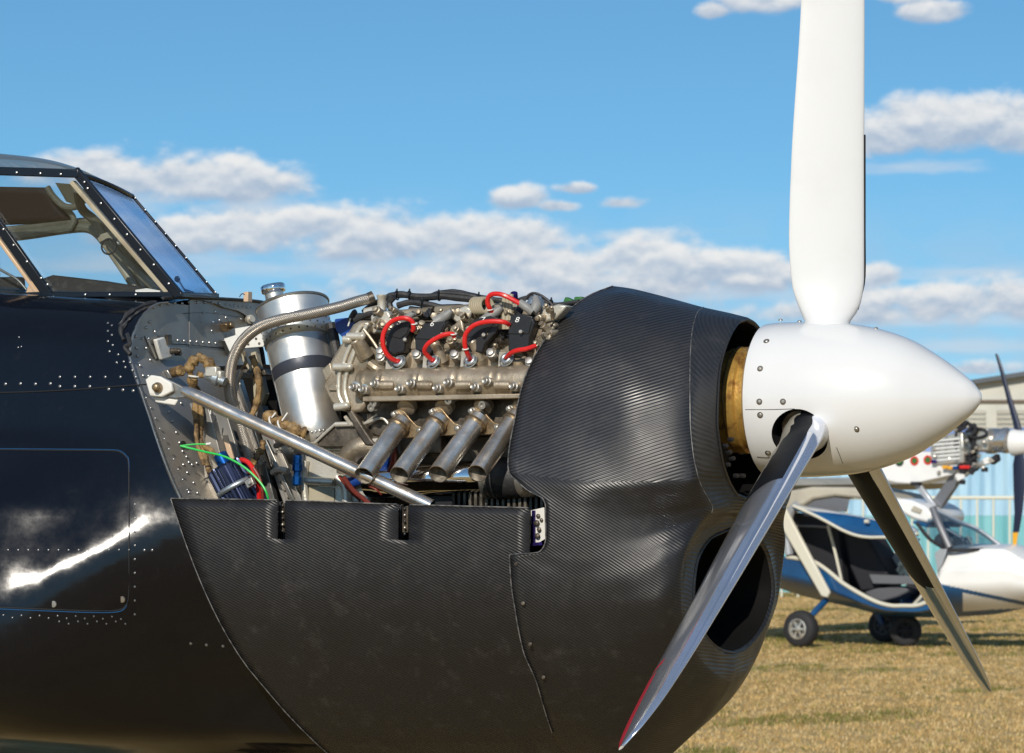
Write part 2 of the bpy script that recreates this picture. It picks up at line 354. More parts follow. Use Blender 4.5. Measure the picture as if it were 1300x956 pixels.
    def dome(s, c, nrm, r, seg=8, h=.55, mi=0):
        return s.lathe([(-r*.1, r), (r*h*.55, r*.82), (r*h*.92, r*.45), (r*h, r*.05)], c, nrm, seg, mi)
    def grid(s, rows, mi=0, mif=None, closed=False, skip=None):
        nr, nc = len(rows), len(rows[0]); o = len(s.v)
        for r in rows: s.v += [tuple(p) for p in r]
        for i in range(nr-1):
            for j in range(nc-1):
                if skip and skip(i, j): continue
                s.f.append((o+i*nc+j, o+i*nc+j+1, o+(i+1)*nc+j+1, o+(i+1)*nc+j)); s.mi.append(mif(i, j) if mif else mi)
        return s
    def ring(s, c, nrm, Rr, r, seg=28, s2=8, mi=0):
        x, y, n = ortho(nrm); c = Vector(c)
        vs = []; 
        for i in range(seg):
            a_ = 2*math.pi*i/seg; e = x*math.cos(a_)+y*math.sin(a_)
            for j in range(s2):
                b_ = 2*math.pi*j/s2; vs.append(c+e*(Rr+r*math.cos(b_))+n*r*math.sin(b_))
        fs = [(i*s2+j, ((i+1)%seg)*s2+j, ((i+1)%seg)*s2+(j+1)%s2, i*s2+(j+1)%s2) for i in range(seg) for j in range(s2)]
        return s.add(vs, fs, mi)
    def mesh(s, name, mats, ang=35):
        me = bpy.data.meshes.new(name); me.from_pydata(s.v, [], s.f); 
        for m in (mats if isinstance(mats, (list, tuple)) else [mats]): me.materials.append(m)
        if max(s.mi, default=0): me.polygons.foreach_set('material_index', s.mi)
        if s.uv:
            ul = me.uv_layers.new(name='UVMap')
            for k, c in s.uv.items():
                for li, uvv in zip(me.polygons[k].loop_indices, c): ul.data[li].uv = uvv
        me.validate(); bm = bmesh.new(); bm.from_mesh(me)
        if s.weld: bmesh.ops.remove_doubles(bm, verts=bm.verts, dist=2e-5)
        bmesh.ops.recalc_face_normals(bm, faces=bm.faces); bm.to_mesh(me); bm.free()
        me.polygons.foreach_set('use_smooth', [True]*len(me.polygons)); me.update()
        if ang < 179: me.set_sharp_from_angle(angle=R(ang))
        return me
    def build(s, name, mats, parent=None, ang=35, bevel=0, seg=2, solid=0, label=None, kind=None):
        me = s.mesh(name, mats, ang); o = bpy.data.objects.new(name, me); COL.objects.link(o)
        if parent: o.parent = parent
        if solid:
            q = o.modifiers.new('thick', 'SOLIDIFY'); q.thickness = solid; q.offset = -1
        if bevel:
            q = o.modifiers.new('bevel', 'BEVEL'); q.width = bevel; q.segments = seg; q.limit_method = 'ANGLE'; q.angle_limit = R(40); q.harden_normals = False
        if label: o['label'] = label
        if kind: o['kind'] = kind
        return o
    def parts(s, name, mats, parent=None, ang=35, bevel=0):
        """one object per separate piece held in this builder"""
        par = list(range(len(s.v)))
        def fd(i):
            while par[i] != i: par[i] = par[par[i]]; i = par[i]
            return i
        for f in s.f:
            a = fd(f[0])
            for i in f[1:]: par[fd(i)] = a
        gr = {}
        for k, f in enumerate(s.f): gr.setdefault(fd(f[0]), []).append(k)
        out = []
        for ks in gr.values():
            m = {}; q = MB()
            for k in ks:
                for i in s.f[k]:
                    if i not in m: m[i] = len(q.v); q.v.append(s.v[i])
                q.f.append(tuple(m[i] for i in s.f[k])); q.mi.append(s.mi[k])
            out.append(q.build(name, mats, parent, ang, bevel))
        return out
def tag(o, label=None, cat=None, group=None, kind=None):
    if label: o['label'] = label
    if cat: o['category'] = cat
    if group: o['group'] = group
    if kind: o['kind'] = kind
    return o
def empty(name, loc, rz=0.):
    o = bpy.data.objects.new(name, None); COL.objects.link(o); o.location = loc; o.rotation_euler = (0,0,rz); o.empty_display_size = .2; return o
def interp_grid(rows, su=6, sv=6, smooth=True):
    """rows of equal length control points (Vectors) -> dense grid through them"""
    nr, nc = len(rows), len(rows[0])
    dense = []
    for r in rows:
        xs = list(range(nc)); cs = [[p[k] for p in r] for k in range(3)]
        dense.append([Vector([pchip(xs, cs[k], j/su) for k in range(3)]) for j in range((nc-1)*su+1)])
    out = []; ys = list(range(nr)); cols = list(zip(*dense))
    cc = [[[p[k] for p in c] for k in range(3)] for c in cols]
    for i in range((nr-1)*sv+1):
        out.append([Vector([pchip(ys, c[k], i/sv) for k in range(3)]) for c in cc])
    return out
# ================================================================== FOREGROUND AEROPLANE
plane = empty('aeroplane', (A.O[0], A.O[1], 0), -A.th)
tag(plane, 'black aeroplane with its engine uncovered and a white spinner with three propeller blades', 'aeroplane')
P = plane
def mir(p): return Vector((p[0], -p[1], p[2]))

# ---------------------------------------------------------------- front cowling: control net (photo pixel, distance to the right of the centre plane)
NET = [
 [(778,363,0),(800,366,0),(830,373,0),(860,381,0),(893,390,0),(925,397,0),(949,403,0)],
 [(750,374,.07),(785,371,.08),(820,379,.085),(855,388,.085),(886,396,.08),(918,401,.06),(940,406,.045)],
 [(722,394,.14),(765,391,.16),(808,400,.165),(848,407,.16),(880,414,.15),(910,414,.115),(931,417,.09)],
 [(700,420,.20),(748,420,.225),(798,428,.23),(842,434,.22),(877,440,.205),(901,438,.165),(921,439,.14)],
 [(676,458,.25),(735,460,.28),(790,466,.285),(838,470,.27),(876,472,.25),(897,468,.205),(914,465,.17)],
 [(660,501,.29),(727,503,.32),(785,506,.325),(836,508,.31),(876,508,.28),(895,503,.23),(911,500,.19)],
 [(650,550,.33),(722,552,.35),(783,552,.35),(836,550,.33),(877,546,.295),(895,540,.238),(910,536,.193)],
 [(646,598,.36),(720,600,.37),(783,597,.365),(838,591,.34),(881,582,.30),(898,573,.23),(913,563,.18)],
 [(658,612,.367),(724,619,.378),(786,616,.37),(842,611,.342),(886,604,.295),(905,597,.215),(918,590,.155)],
 [(671,623,.37),(727,632,.378),(788,630,.365),(845,627,.332),(893,622,.27),(914,620,.17),(927,615,.11)],
 [(690,634,.372),(730,645,.377),(790,645,.359),(848,641,.322),(901,636,.240),(926,635,.11),(938,631,.055)],
 [(693,646,.373),(732,660,.376),(793,662,.354),(851,654,.311),(905,645,.222),(934,644,.06),(949,637,0)],
 [(693,683,.372),(735,685,.373),(795,683,.353),(852,668,.308),(903,652,.222),(932,650,.06),(944,650,0)],
 [(684,701,.371),(735,708,.37),(797,703,.355),(852,687,.319),(893,663,.240),(925,657,.05),(933,666,0)],
 [(647,705,.374),(725,730,.368),(795,728,.358),(848,713,.332),(876,688,.290),(891,676,.21),(902,683,.143)],
 [(649,740,.368),(720,765,.36),(793,760,.352),(845,750,.335),(866,722,.306),(872,713,.27),(884,715,.227)],
 [(655,780,.355),(722,805,.34),(795,800,.332),(846,790,.315),(865,765,.296),(869,757,.28),(880,756,.249)],
 [(664,825,.325),(730,850,.305),(800,842,.295),(852,830,.27),(872,805,.25),(880,799,.235),(889,795,.205)],
 [(683,872,.28),(745,900,.24),(812,885,.23),(864,868,.2),(890,838,.17),(898,830,.145),(906,819,.125)],
 [(705,940,.18),(775,965,.13),(830,930,.13),(880,900,.1),(912,858,.08),(917,846,.06),(921,828,.052)],
 [(740,1000,0),(800,1000,0),(850,960,0),(895,915,0),(928,866,0),(932,850,0),(932,830,0)],
]
net = [[L(u, v, -(n+([.018,.010,.0][j] if (j < 3 and n > 0 and 7 <= i <= 18) else 0))) for j, (u, v, n) in enumerate(r)] for i, r in enumerate(NET)]
SV, SU = 7, 7
near = interp_grid(net, SU, SV)
def cowl_mat(i, j):
    r, c = i/SV, j/SU
    if c >= 4.0: return 2
    # the seam between the two lays runs down from (646,598) to (770,622) and fades
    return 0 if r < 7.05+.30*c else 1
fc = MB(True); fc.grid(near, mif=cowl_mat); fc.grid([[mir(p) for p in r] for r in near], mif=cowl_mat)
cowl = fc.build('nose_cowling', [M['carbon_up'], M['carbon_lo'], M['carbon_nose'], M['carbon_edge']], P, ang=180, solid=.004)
# seams as fine proud ridges
def ridge(path, r, name, m, parent, k=5, off=.0012):
    b = MB(); b.tube(path, r, 6, k=k, raw=True); return b.build(name, m, parent)
colseam = [near[i][4*SU] + Vector((0,-.0006,0)) for i in range(0, 12*SV)]
ridge(colseam, .0011, 'cowling_seam', M['carbon_edge'], cowl)
b = MB()
for (u, v, n) in ((655,716,.390),(664,766,.384),(673,818,.360),(690,860,.315)): b.lathe([(-.002,.0042),(.0012,.0042),(.0022,.0028)], L(u, v, -n-.0005), (0,-1,0), 12)
b.parts('cowling_screw', M['cast_dk'], cowl)
# rolled lips and inner walls
def lip(idx0, idx1, cx, cz, name, depth, x_back, shr=.90):
    rows = []
    for i in range(idx0*SV, idx1*SV+1):
        p = near[i][-1]; row = [p]
        for (k, dx_) in ((.985, .003), (.955, -.003), (.93, -.02), (shr, -depth)):
            row.append(Vector((p.x+dx_, p.y*k, cz+(p.z-cz)*k)))
        rows.append(row)
    b = MB(); fm = lambda i, j: 0 if j < 2 else 1
    b.grid(rows, mif=fm); b.grid([[mir(p) for p in r] for r in rows], mif=fm)
    return b
zc1 = L(949, 520, 0).z; b = lip(0, 11, 0, zc1, 'lip', .16, 0)
b.build('spinner_opening_lip', [M['carbon_nose'], M['inside']], P, ang=180)
zc2 = L(932, 749, 0).z; b = lip(13, 20, 0, zc2, 'lip', .30, 0, .8)
b.build('air_intake_duct', [M['carbon_nose'], M['inside']], P, ang=180)
xo = near[5*SV][-1].x
b = MB(); b.lathe([(0,.195),(.005,.195)], (xo-.15, 0, zc1), (1,0,0), 40); b.build('engine_bay_bulkhead', M['inside'], P)
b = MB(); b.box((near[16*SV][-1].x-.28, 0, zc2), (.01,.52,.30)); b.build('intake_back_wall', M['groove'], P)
# gearbox face and bolts seen through the gap under the spinner
b = MB(); b.lathe([(0,.165),(.03,.165),(.05,.12)], (xo-.12, 0, HZ-.02), (1,0,0), 40)
gbx = b.build('gearbox_face', M['cast_dk'], P)
b = MB()
for (u, v, n) in ((921,566,.15),(926,574,.14),(930,582,.13),(924,590,.13),(935,604,.10),(943,604,.09),(928,558,.15)):
    p = L(u, v, -n); b.lathe([(-.006,.0055),(.003,.0055),(.006,.004)], (p.x, p.y, p.z), (1,-.5,0), 6)
b.parts('stud_nut', M['black'], gbx)
# ring behind the spinner
x0 = L(940, 507, 0).x; xs_ = L(972, 507, 0).x
b = MB(); b.lathe([(-.022,.106),(-.012,.112),(0,.112),(.004,.114),(.022,.114),(.026,.108),(.05,.108)], (x0, 0, HZ), (1,0,0), 64)
b.build('ring_gear', [M['gold']], P, ang=40)
b = MB(); b.lathe([(-.05,.100),(-.022,.103),(-.0205,.103)], (x0, 0, HZ), (1,0,0), 64); b.build('hub_flange', M['gold_dk'], P)
b = MB(); b.ring((x0+.002,0,HZ), (1,0,0), .1145, .0012, 64, 6); b.build('ring_edge', M['gold_dk'], P)

# ---------------------------------------------------------------- spinner
SP = [(972,.150),(973.5,.1585),(976,.1615),(983,.1635),(1000,.1648),(1025,.1645),(1050,.163),(1087,.1575),(1110,.150),(1138,.1355),(1160,.120),(1180,.100),(1200,.078),(1222,.050),(1234,.033),(1241,.019),(1245,.009),(1246.5,.0015)]
prof = [(L(u, 507, 0).x, r) for u, r in SP]
px_, pr_ = [p[0] for p in prof], [p[1] for p in prof]
dense = [(pchip(px_, pr_, px_[0]+(px_[-1]-px_[0])*(1-(1-i/70)**1.6)), 0) for i in range(71)]
dense = []
for i in range(91):
    t = i/90; t = 1-(1-t)**1.5 if t > .3 else t*(1-(.7)**1.5)/.3
    x = px_[0]+(px_[-1]-px_[0])*t; dense.append((x, max(pchip(px_, pr_, x), .0008)))
b = MB(); b.lathe(dense, (0,0,HZ), (1,0,0), 96)
spin = b.build('spinner', [M['white'], M['groove']], P, ang=60)
SPR = lambda x: pchip(px_, pr_, x)
BANG = [90, 210, 330]       # blade directions in the y,z plane
def rad(an): return Vector((0, math.cos(R(an)), math.sin(R(an))))
# cut the blade wells
for an in BANG:
    if an == 90: continue
    cb = MB(); cb.lathe([(.085,.060),(.25,.060)], Vector((L(1043,507,0).x,0,HZ)), rad(an), 48)
    c = cb.build('cutter', [M['white'], M['groove']], P); 
    for pgn in c.data.polygons: pgn.material_index = 1
    md = spin.modifiers.new('cut', 'BOOLEAN'); md.operation = 'DIFFERENCE'; md.object = c; md.solver = 'EXACT'
    bpy.context.view_layer.update()
    dg = bpy.context.evaluated_depsgraph_get(); me = bpy.data.meshes.new_from_object(spin.evaluated_get(dg)); 
    spin.modifiers.clear(); spin.data = me; bpy.data.objects.remove(c)
spin.data.set_sharp_from_angle(angle=R(40))
# spinner seams and screws: points found on its surface by picture position
def onspin(u, v):
    y = -.10
    for _ in range(40):
        p = L(u, v, y); r = SPR(p.x); dzz = p.z-HZ
        y = -math.sqrt(max(r*r-dzz*dzz, 1e-8))
    p = L(u, v, y); n = Vector((0, p.y, p.z-HZ)).normalized(); return p, n
def seam(pts, name='spinner_seam'):
    q = [onspin(u, v) for u, v in pts]; b = MB(); b.tube([p+n*.00012 for p, n in q], .0007, 5, k=4); b.build(name, M['groove'], spin)
seam([(946,520),(955,520),(975,520),(995,519.5),(1009,519)])
seam([(961,580),(968,580.5),(975,581),(984,580)])
seam([(1062,568),(1066,578),(1070,588)])
b = MB()
for (u, v) in ((973,433),(965,468),(964,510),(994,510),(965,527),(1087,545),(975,575),(1112,417),(1015,408.3),(991,406.5),(977,588)):
    p, n = onspin(u, v); b.lathe([(-.001,.0048),(.0012,.0046),(.0026,.003),(.0028,.0012)], p, n, 12)
b.parts('screw', M['bolt'], spin)
for rr, nm in ((.0066, 'screw_shadow_ring'),):  # dark discs stand in for the shade round the screw heads
    b = MB()
    for (u, v) in ((973,433),(965,468),(964,510),(994,510),(965,527),(1087,545),(975,575)):
        p, n = onspin(u, v); b.lathe([(-.001,rr),(.0006,rr)], p, n, 14)
    b.parts('screw_shadow_disc', M['cast_dk'], spin)

# ---------------------------------------------------------------- propeller blades
def blade(an, boot_r, Rt=1.33, style=0, beta0=64):
    rdir = rad(an); t = Vector((0, -rdir.z, rdir.y)); X = Vector((1,0,0)); hub = Vector((L(1050,507,0).x, 0, HZ))
    k_ = 1.0 if an == 90 else 1.16
    fore = tab([(.10,.044*k_),(.16,.048*k_),(.195,.069),(.26,.079),(.5,.079),(.85,.080),(1.05,.079),(1.2,.072),(1.29,.048),(Rt,.008)])
    aft = tab([(.10,.044*k_),(.16,.047*k_),(.195,.060),(.24,.074),(.34,.081),(.5,.076),(.85,.055),(1.05,.050),(1.2,.041),(1.29,.026),(Rt,.006)])
    thk = tab([(.10,.096),(.16,.086),(.2,.056),(.28,.044),(.45,.038),(.8,.030),(1.2,.016),(Rt,.004)])
    tw = tab([(.1,beta0+2),(.3,beta0+1),(.6,beta0),(1.0,beta0-2),(Rt,beta0-5)])
    NS = 40; rows = []
    rs = [.095+ (Rt-.095)*(i/70) for i in range(71)]
    for r in rs:
        be = R(tw(r)); C = X*math.sin(be) - t*math.cos(be); N = X*math.cos(be) + t*math.sin(be)
        a_, f_, h = aft(r), fore(r), thk(r); row = []
        rnd = max(0, min(1, (.24-r)/.09))
        for k in range(NS):
            w = 2*math.pi*k/NS; cw, sw = math.cos(w), math.sin(w)
            half = (a_+f_)/2; mid = (f_-a_)/2
            xx = mid+half*cw
            # airfoil: thicker at the fore edge, front face (N side) flat-ish
            prof_ = (abs(sw)**(1.0 if rnd > .5 else 1.15))*(1 if sw > 0 else -1)
            yy = h/2*(abs(sw)**(1.0 if rnd > .5 else 1.0))*(1 if sw > 0 else -1)*((.6 if sw > 0 else 1.6)*(1-rnd)+rnd)*(1+.25*cw*(1-rnd))
            row.append(hub + rdir*r + C*xx + N*yy)
        rows.append(row+[row[0]])
    def mi(i, j):
        r = (rs[i]+rs[i+1])/2; w = 2*math.pi*(j+.5)/NS; front = math.sin(w) > -.02; cf = math.cos(w)
        if front:
            return 0
        if r < boot_r - (.0 if abs(cf-.1) < .5 else .05*(abs(cf-.1)-.5)):
            if style == 2:
                if cf < .25-(r-.14)*3.9 : return 2
                return 1 if cf < .82 else 3
            return 1 if cf < .90 else 3
        if style == 2 and r > 1.075 and cf < -.25: return 4
        if style == 2 and 1.045 < r < 1.06 and cf < -.15: return 4
        return 3
    b = MB(); b.grid(rows, mif=mi)
    n0 = len(b.v); b.f.append(tuple(range(70*(NS+1), 70*(NS+1)+NS))); b.mi.append(0)
    lab = {90: 'white upright blade running out of the top of the picture', 210: 'polished blade with a black root sleeve, pointing down towards the viewer', 330: 'blade pointing down and away, dark at the root and polished beyond'}[an]
    return b.build('propeller_blade', [M['whiteblade'], M['boot'], M['boot_grey'], M['blademetal'], M['bladered']], P, ang=50, label=lab)
bl1 = blade(90, .0)
bl2 = blade(210, .43, style=2, beta0=57)
bl3 = blade(330, .74, beta0=53)
b = MB()
be = R(65); Cf = Vector((math.sin(be), math.cos(be), 0)); hubp = Vector((0,0,HZ))
b.tube([hubp+Vector((0,0,r))+Cf*(.0795 if r > .25 else .0795-(.25-r)*.25) for r in (.19,.22,.26,.35,.45,.56)], .0025, 8, k=3)
b.build('leading_edge_strip', M['boot'], bl1)
for an in (210, 330):
    b = MB(); b.lathe([(.08,.050),(.128,.050),(.134,.046)], Vector((L(1043,507,0).x,0,HZ)), rad(an), 32); b.build('blade_socket', M['cast_dk'], spin)

# ---------------------------------------------------------------- lower side panel of the cowling (hinged down)
npan = tab([(620,.384),(640,.385),(700,.382),(740,.373),(780,.356),(825,.324),(872,.277),(940,.178),(1000,.02)])
leftv = tab([(634,217),(690,236),(755,262),(810,290),(852,318),(866,330),(910,368),(956,415),(1000,470)])
rightv = tab([(634,672),(699,672),(720,672),(780,680),(866,700),(956,740),(1000,760)])
topu = tab([(217,633.5),(350,635.5),(505,641),(672,645.5)])
cols = [217,235,255,275,295,315,335,352,362,380,400,420,440,460,480,505,519,540,560,580,600,620,640,656,672]
def ppt(c, t):
    if t <= 1:      # from the top edge down to v = 697, the slots need the same columns
        v_ref = 634+(697-634)*t
        lf = leftv(v_ref); u = c if c >= 352 else lf+(c-217)*(352-lf)/(352-217)
        v = topu(u)+(697-topu(u))*t
    else:
        v = 697+(1000-697)*(t-1)
        l0 = leftv(697); lf, rt = leftv(v), rightv(v); c0 = c if c >= 352 else l0+(c-217)*(352-l0)/(352-217)
        u = lf+(c0-l0)*(rt-lf)/(672-l0)
    return L(u, v, -npan(v))
tl = [0,.2,.4,.6,.78,.80,.9,1.0]+[1+i/16 for i in range(1,17)]
rows = [[ppt(c, t) for c in cols] for t in tl]
b = MB(); b.grid(rows, skip=lambda i, j: (cols[j] in (352,505)) and tl[i] < .79)
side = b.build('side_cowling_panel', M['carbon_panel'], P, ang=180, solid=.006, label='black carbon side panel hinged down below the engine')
b = MB(); b.grid([[mir(p) for p in r] for r in rows]); b.build('side_cowling_panel', M['carbon_panel'], P, ang=180, solid=.006)
# cut edge; its paler tubes paint in the lit top
b = MB()
for (a0, a1) in ((217,351),(363,504),(520,671)):
    pts = [L(u, topu(u)-.8, -npan(634)-.001) for u in [a0+(a1-a0)*k/10 for k in range(11)]]; b.tube(pts, .0014, 6, k=1, raw=True)
b.build('panel_edge', M['carbon_edge'], side)
pts = [ppt(217, t)+Vector((0,-.001,0)) for t in tl]; b = MB(); b.tube(pts, .0012, 6, raw=True); b.build('panel_front_edge', M['carbon_edge'], side)
pts = [near[i][0]+Vector((0,-.001,0)) for i in range(0, 19*SV)]; b = MB(); b.tube(pts, .0013, 6, raw=True); b.build('cowling_edge', M['carbon_edge'], cowl)
# hinges in the slots
for (u0, u1, vt) in ((352,362,637),(505,519,641)):
    b = MB(); um = (u0+u1)/2
    b.prism([L(u0+.5,vt,-.362),L(u0+4,vt,-.362),L(u0+4,684,-.355),L(u0+.5,684,-.355)], (0,.012,0))
    b.prism([L(u0+5.5,vt+3,-.360),L(u1-1,vt+1,-.360),L(u1-1,676,-.352),L(u0+5.5,676,-.352)], (0,.010,0), 1)
    for k in range(5):
        p = L(um+1.5, vt+5+k*8, -.362); b.dome(p, (0,-1,0), .0035, 8, mi=2 if k % 2 else 0)
    b.build('hinge', [M['black'], M['cast_dk'], M['bolt']], P, bevel=.0008)
b = MB(); b.prism([L(674,648,-.352),L(691,644,-.352),L(692,684,-.345),L(676,694,-.345)], (0,.006,0))
br = b.build('catch_plate', M['white_plate'], P)
b = MB()
b.prism([L(675,648,-.356),L(679,648,-.356),L(679,694,-.35),L(675,694,-.35)], (0,.004,0)); b.prism([L(676,689,-.357),L(688,688,-.357),L(688,692,-.357),L(676,693,-.357)], (0,.004,0))
b.build('catch_bracket', M['purple'], br)
b = MB()
for (u, v, r) in ((683,655,.005),(681,664,.007),(684,672,.005),(682,680,.006),(687,660,.004)): b.dome(L(u,v,-.353), (0,-1,.2), r, 8)
b.parts('catch_screw', [M['cast_dk']], br)

# ---------------------------------------------------------------- fuselage skin
xF = L(165, 430, -.315).x
def zat(v): return L(175, v, -.34).z
NF = [(377,.12),(379,.18),(383,.212),(389,.238),(398,.264),(412,.291),(432,.315),(460,.327),(500,.342),(560,.366),(600,.390),(640,.418),(680,.442),(705,.450),(740,.447),(770,.432),(820,.388),(866,.325),(930,.21),(985,.09),(1000,0.)]
zt = [(zat(v), n) for v, n in NF][::-1]
nz = tab(zt)
zc_ = zat(452)
def xedge(z): return xF + max(0, zc_-z)*.50 if z < zc_ else xF
def sstep(t): t = max(0., min(1., t)); return t*t*(3-2*t)
def gx(x):      # skin draws in towards the firewall, shaped to catch a sun streak
    t = xF+.02-x
    t = t-.02; return (.40*t if t < -.1 else .56*t+.016) if t < .30 else .184+.06*(1-math.exp(-(t-.30)/.12))
def nn(x, z):
    w = sstep((zat(520)-z)/(zat(520)-zat(640)))
    ze = z + w*(-.05+.19*sstep((xF+.17-x)/.40))
    ze = max(ze, zt[0][0]) if z > zt[0][0] else z
    lowfade = sstep((z-zt[0][0])/.12)
    return max(0., (nz(ze) if z > zt[0][0]+.001 else 0.)*(lowfade if z < zt[0][0]+.12 else 1) + gx(x)*sstep((z-zt[0][0])/.25)*sstep((zat(540)-z)/(zat(540)-zat(650))))
def skin_pt(x, z):
    n = nn(x, z); up = max(0, min(1, (z-zat(500))/(zat(377)-zat(500))))
    # slight oil-canning of the thin skin
    w = .0022*math.sin(x*9+z*4)+.0016*math.sin(x*17-z*13+1)+.0014*math.sin(z*31+x*3)
    return Vector((x, -(max(n, 0)+w*(1 if n > .2 else 0)), z+.075*(xF-x)*up))
zs = []
for k in range(len(NF)-1):
    for j in range(5): zs.append(zat(NF[k][0])+(zat(NF[k+1][0])-zat(NF[k][0]))*j/5)
zs.append(zat(NF[-1][0]))
rows = [[skin_pt(-3.4+(xedge(z)+3.4)*j/60, z) for j in range(61)] for z in zs]
b = MB(True); b.grid(rows); b.grid([[mir(p) for p in r] for r in rows])
# top deck between the shoulders
deck = [[Vector((r.x, r.y*k, r.z+.012*(1-k*k))) for k in (1,.6,.2,-.2,-.6,-1)] for r in rows[0]]
b.grid(deck)
fus = b.build('fuselage', M['skin'], P, ang=60)
def onskin(u, v, off=0.):
    y = -.35
    for _ in range(30):
        p = L(u, v, y); up = max(0, min(1, (p.z-zat(500))/(zat(377)-zat(500)))); y = skin_pt(p.x, p.z-.075*(xF-p.x)*up).y
    p = L(u, v, y)
    return p + Vector((0, -off, 0))
def onskin_n(u, v):
    p = onskin(u, v); e = onskin(u, v+4)-onskin(u, v-4); n = Vector((0, e.z, -e.y)).normalized()
    if n.y > 0: n = -n
    return p, n
# hatch outline
hp = [(-20,571),(40,571.5),(100,572),(140,572.5),(152,574),(160,580),(163.5,590),(164,640),(164,700),(163.5,755),(160,768),(150,774.5),(120,775.5),(60,773.5),(-20,770)]
b = MB(); b.tube([onskin(u, v, .0004) for u, v in hp], .0017, 6, k=6); b.build('hatch_gap', M['groove'], fus)
b = MB(); b.tube([onskin(u+.5, v-1.6, .0006) for u, v in hp[0:8]], .0009, 6, k=6); b.tube([onskin(u, v+2.2, .0006) for u, v in hp[9:]], .0012, 6, k=6)
b.build('hatch_edge_glint', M['edge_glint'], fus)  # blue tubes paint in the highlight along the hatch gap
b = MB()
for (u, v) in ((155,761),(68,767),(-15,760)):
    p, n = onskin_n(u, v); b.lathe([(-.001,.0075),(.0015,.007),(.0018,.002)], p, n, 14)
b.parts('hatch_fastener', M['bolt'], fus)
# lap seam and dark tape under it
b = MB(); b.tube([onskin(u, v, .0006) for u, v in ((-20,499),(40,497.5),(100,494.5),(150,490.5),(186,488))], .0018, 6); b.build('skin_lap', M['groove'], fus)
b = MB()
def rivs(mb, pts, r=.0036, dark=0):
    for (u, v) in pts:
        p, n = onskin_n(u, v); mb.dome(p, n, r, 7, mi=dark)
rivs(b, [(76+i*19.2, 478.5) for i in range(6)]); rivs(b, [(-12+i*19, 487+ (i%2)*.5) for i in range(5)]+[(76+i*19,490.5) for i in range(3)]+[(138,494),(156,495),(169,496)], .0042)
rivs(b, [(137,410),(142,413),(137,420),(142,425),(137,433),(143,438),(139,446),(150,450),(148,460),(157,459),(165,460),(159,466),(168,470)], .0032)
rivs(b, [(10+i*12.8,698) for i in range(13)], .0026); rivs(b, [(183+i*10,698.5) for i in range(2)], .0036)
rivs(b, [(171,640+i*17.5) for i in range(9)], .003)
rivs(b, [(4+i*11.5,781+(i%2)*3+i*.15) for i in range(14)]+[(75+i*12,789+(i%2)*3) for i in range(8)], .0024)
rivs(b, [(242,817),(262,819),(283,820.5)], .0042)
rivs(b, [(185+i*5.8,505+i*13) for i in range(10)], .003)
rivs(b, [(24,428),(27,440),(23,441)], .0022)
rv = b.build('rivet', [M['glint_rivet']], fus); rv['kind'] = 'stuff'
# ---------------------------------------------------------------- canopy
YB, YT = -.115, -.15        # half widths of the narrow cabin at its base and roof
wy = lambda v: YT+(YB-YT)*max(0, min(1, (v-222)/150))
def fbar(u0, v0, u1, v1, w, t=.014, y0=None, y1=None, m='frame', name='canopy_frame', off=0.):
    y0 = wy(v0) if y0 is None else y0; y1 = wy(v1) if y1 is None else y1
    p, q = L(u0, v0, y0+off), L(u1, v1, y1+off); b = MB(); d = (q-p).normalized()
    side = d.cross(Vector((0,1,0))); b.bar(p, q, w, t, side); return b.build(name, M[m], P, bevel=.002)
px1 = 1/570.
fbar(95, 216, 228, 376, 12*px1); fbar(-40, 216.0, 101, 220.5, 11*px1); fbar(-40, 379, 60, 374.5, 9*px1); fbar(56, 374.5, 232, 374, 7*px1)
fbar(-14, 268, 62, 375, 13*px1)
fbar(92, 231, 214, 372, 6*px1, .02, m='beige', name='inner_post', off=.012)
fbar(-14, 285, 49, 372, 5*px1, .02, m='copper', name='inner_post', off=.012)
b = MB(); b.prism([L(32,374,wy(374)+.004), L(38,358,wy(360)+.004), L(44,356,wy(360)+.004), L(54,371,wy(374)+.004), L(54,374,wy(374)+.004)], (0,.01,0)); b.build('window_gusset', M['copper'], P)
# roof rails and windscreen frame
pt_n, pt_f, pb_n, pb_f = L(98,222,YT), L(168,249,0.135), L(228,374,YB), L(276,376,0.10)
def tbar(p, q, w, t, m='frame', name='windscreen_frame', side=(0,0,1)):
    b = MB(); b.bar(p, q, w, t, side); return b.build(name, M[m], P, bevel=.0015)
top_mid = [L(98,221,YT), L(122,228,-.07), L(148,239,.02), L(168,249.5,.135)]
b = MB(); b.tube(top_mid, .0062, 8, k=5); b.build('windscreen_frame', M['frame'], P)
b = MB(); b.tube([pt_f, L(205,292,.128), L(240,333,.115), pb_f], .0038, 8, k=5); b.build('windscreen_frame', M['frame'], P)
tbar(pb_n, pb_f, .012, .01)
# panes
def pane(pts, name, m, th=.003):
    n = (pts[1]-pts[0]).cross(pts[2]-pts[0]).normalized(); b = MB(); b.prism(pts, n*th); return b.build(name, M[m], P)
pane([L(-40,219,YT+.006), L(99,223,YT+.006), L(226,373,YB+.006), L(62,373,YB+.006), L(-14,270,-.137)], 'side_window', 'glass')
pane([L(-60,290,-.13), L(-14,280,-.13), L(52,373,YB+.006), L(-60,376,YB+.006)], 'side_window', 'glass')
g_ = []
for i in range(9):
    t = i/8; l_ = pt_n.lerp(pb_n, t); r_ = pt_f.lerp(pb_f, t)
    g_.append([l_.lerp(r_, k/6)+Vector((.010*math.sin(math.pi*k/6),0,0)) for k in range(7)])
b = MB(); b.grid(g_); b.build('windscreen', M['glass_ws'], P, ang=180, solid=.003)
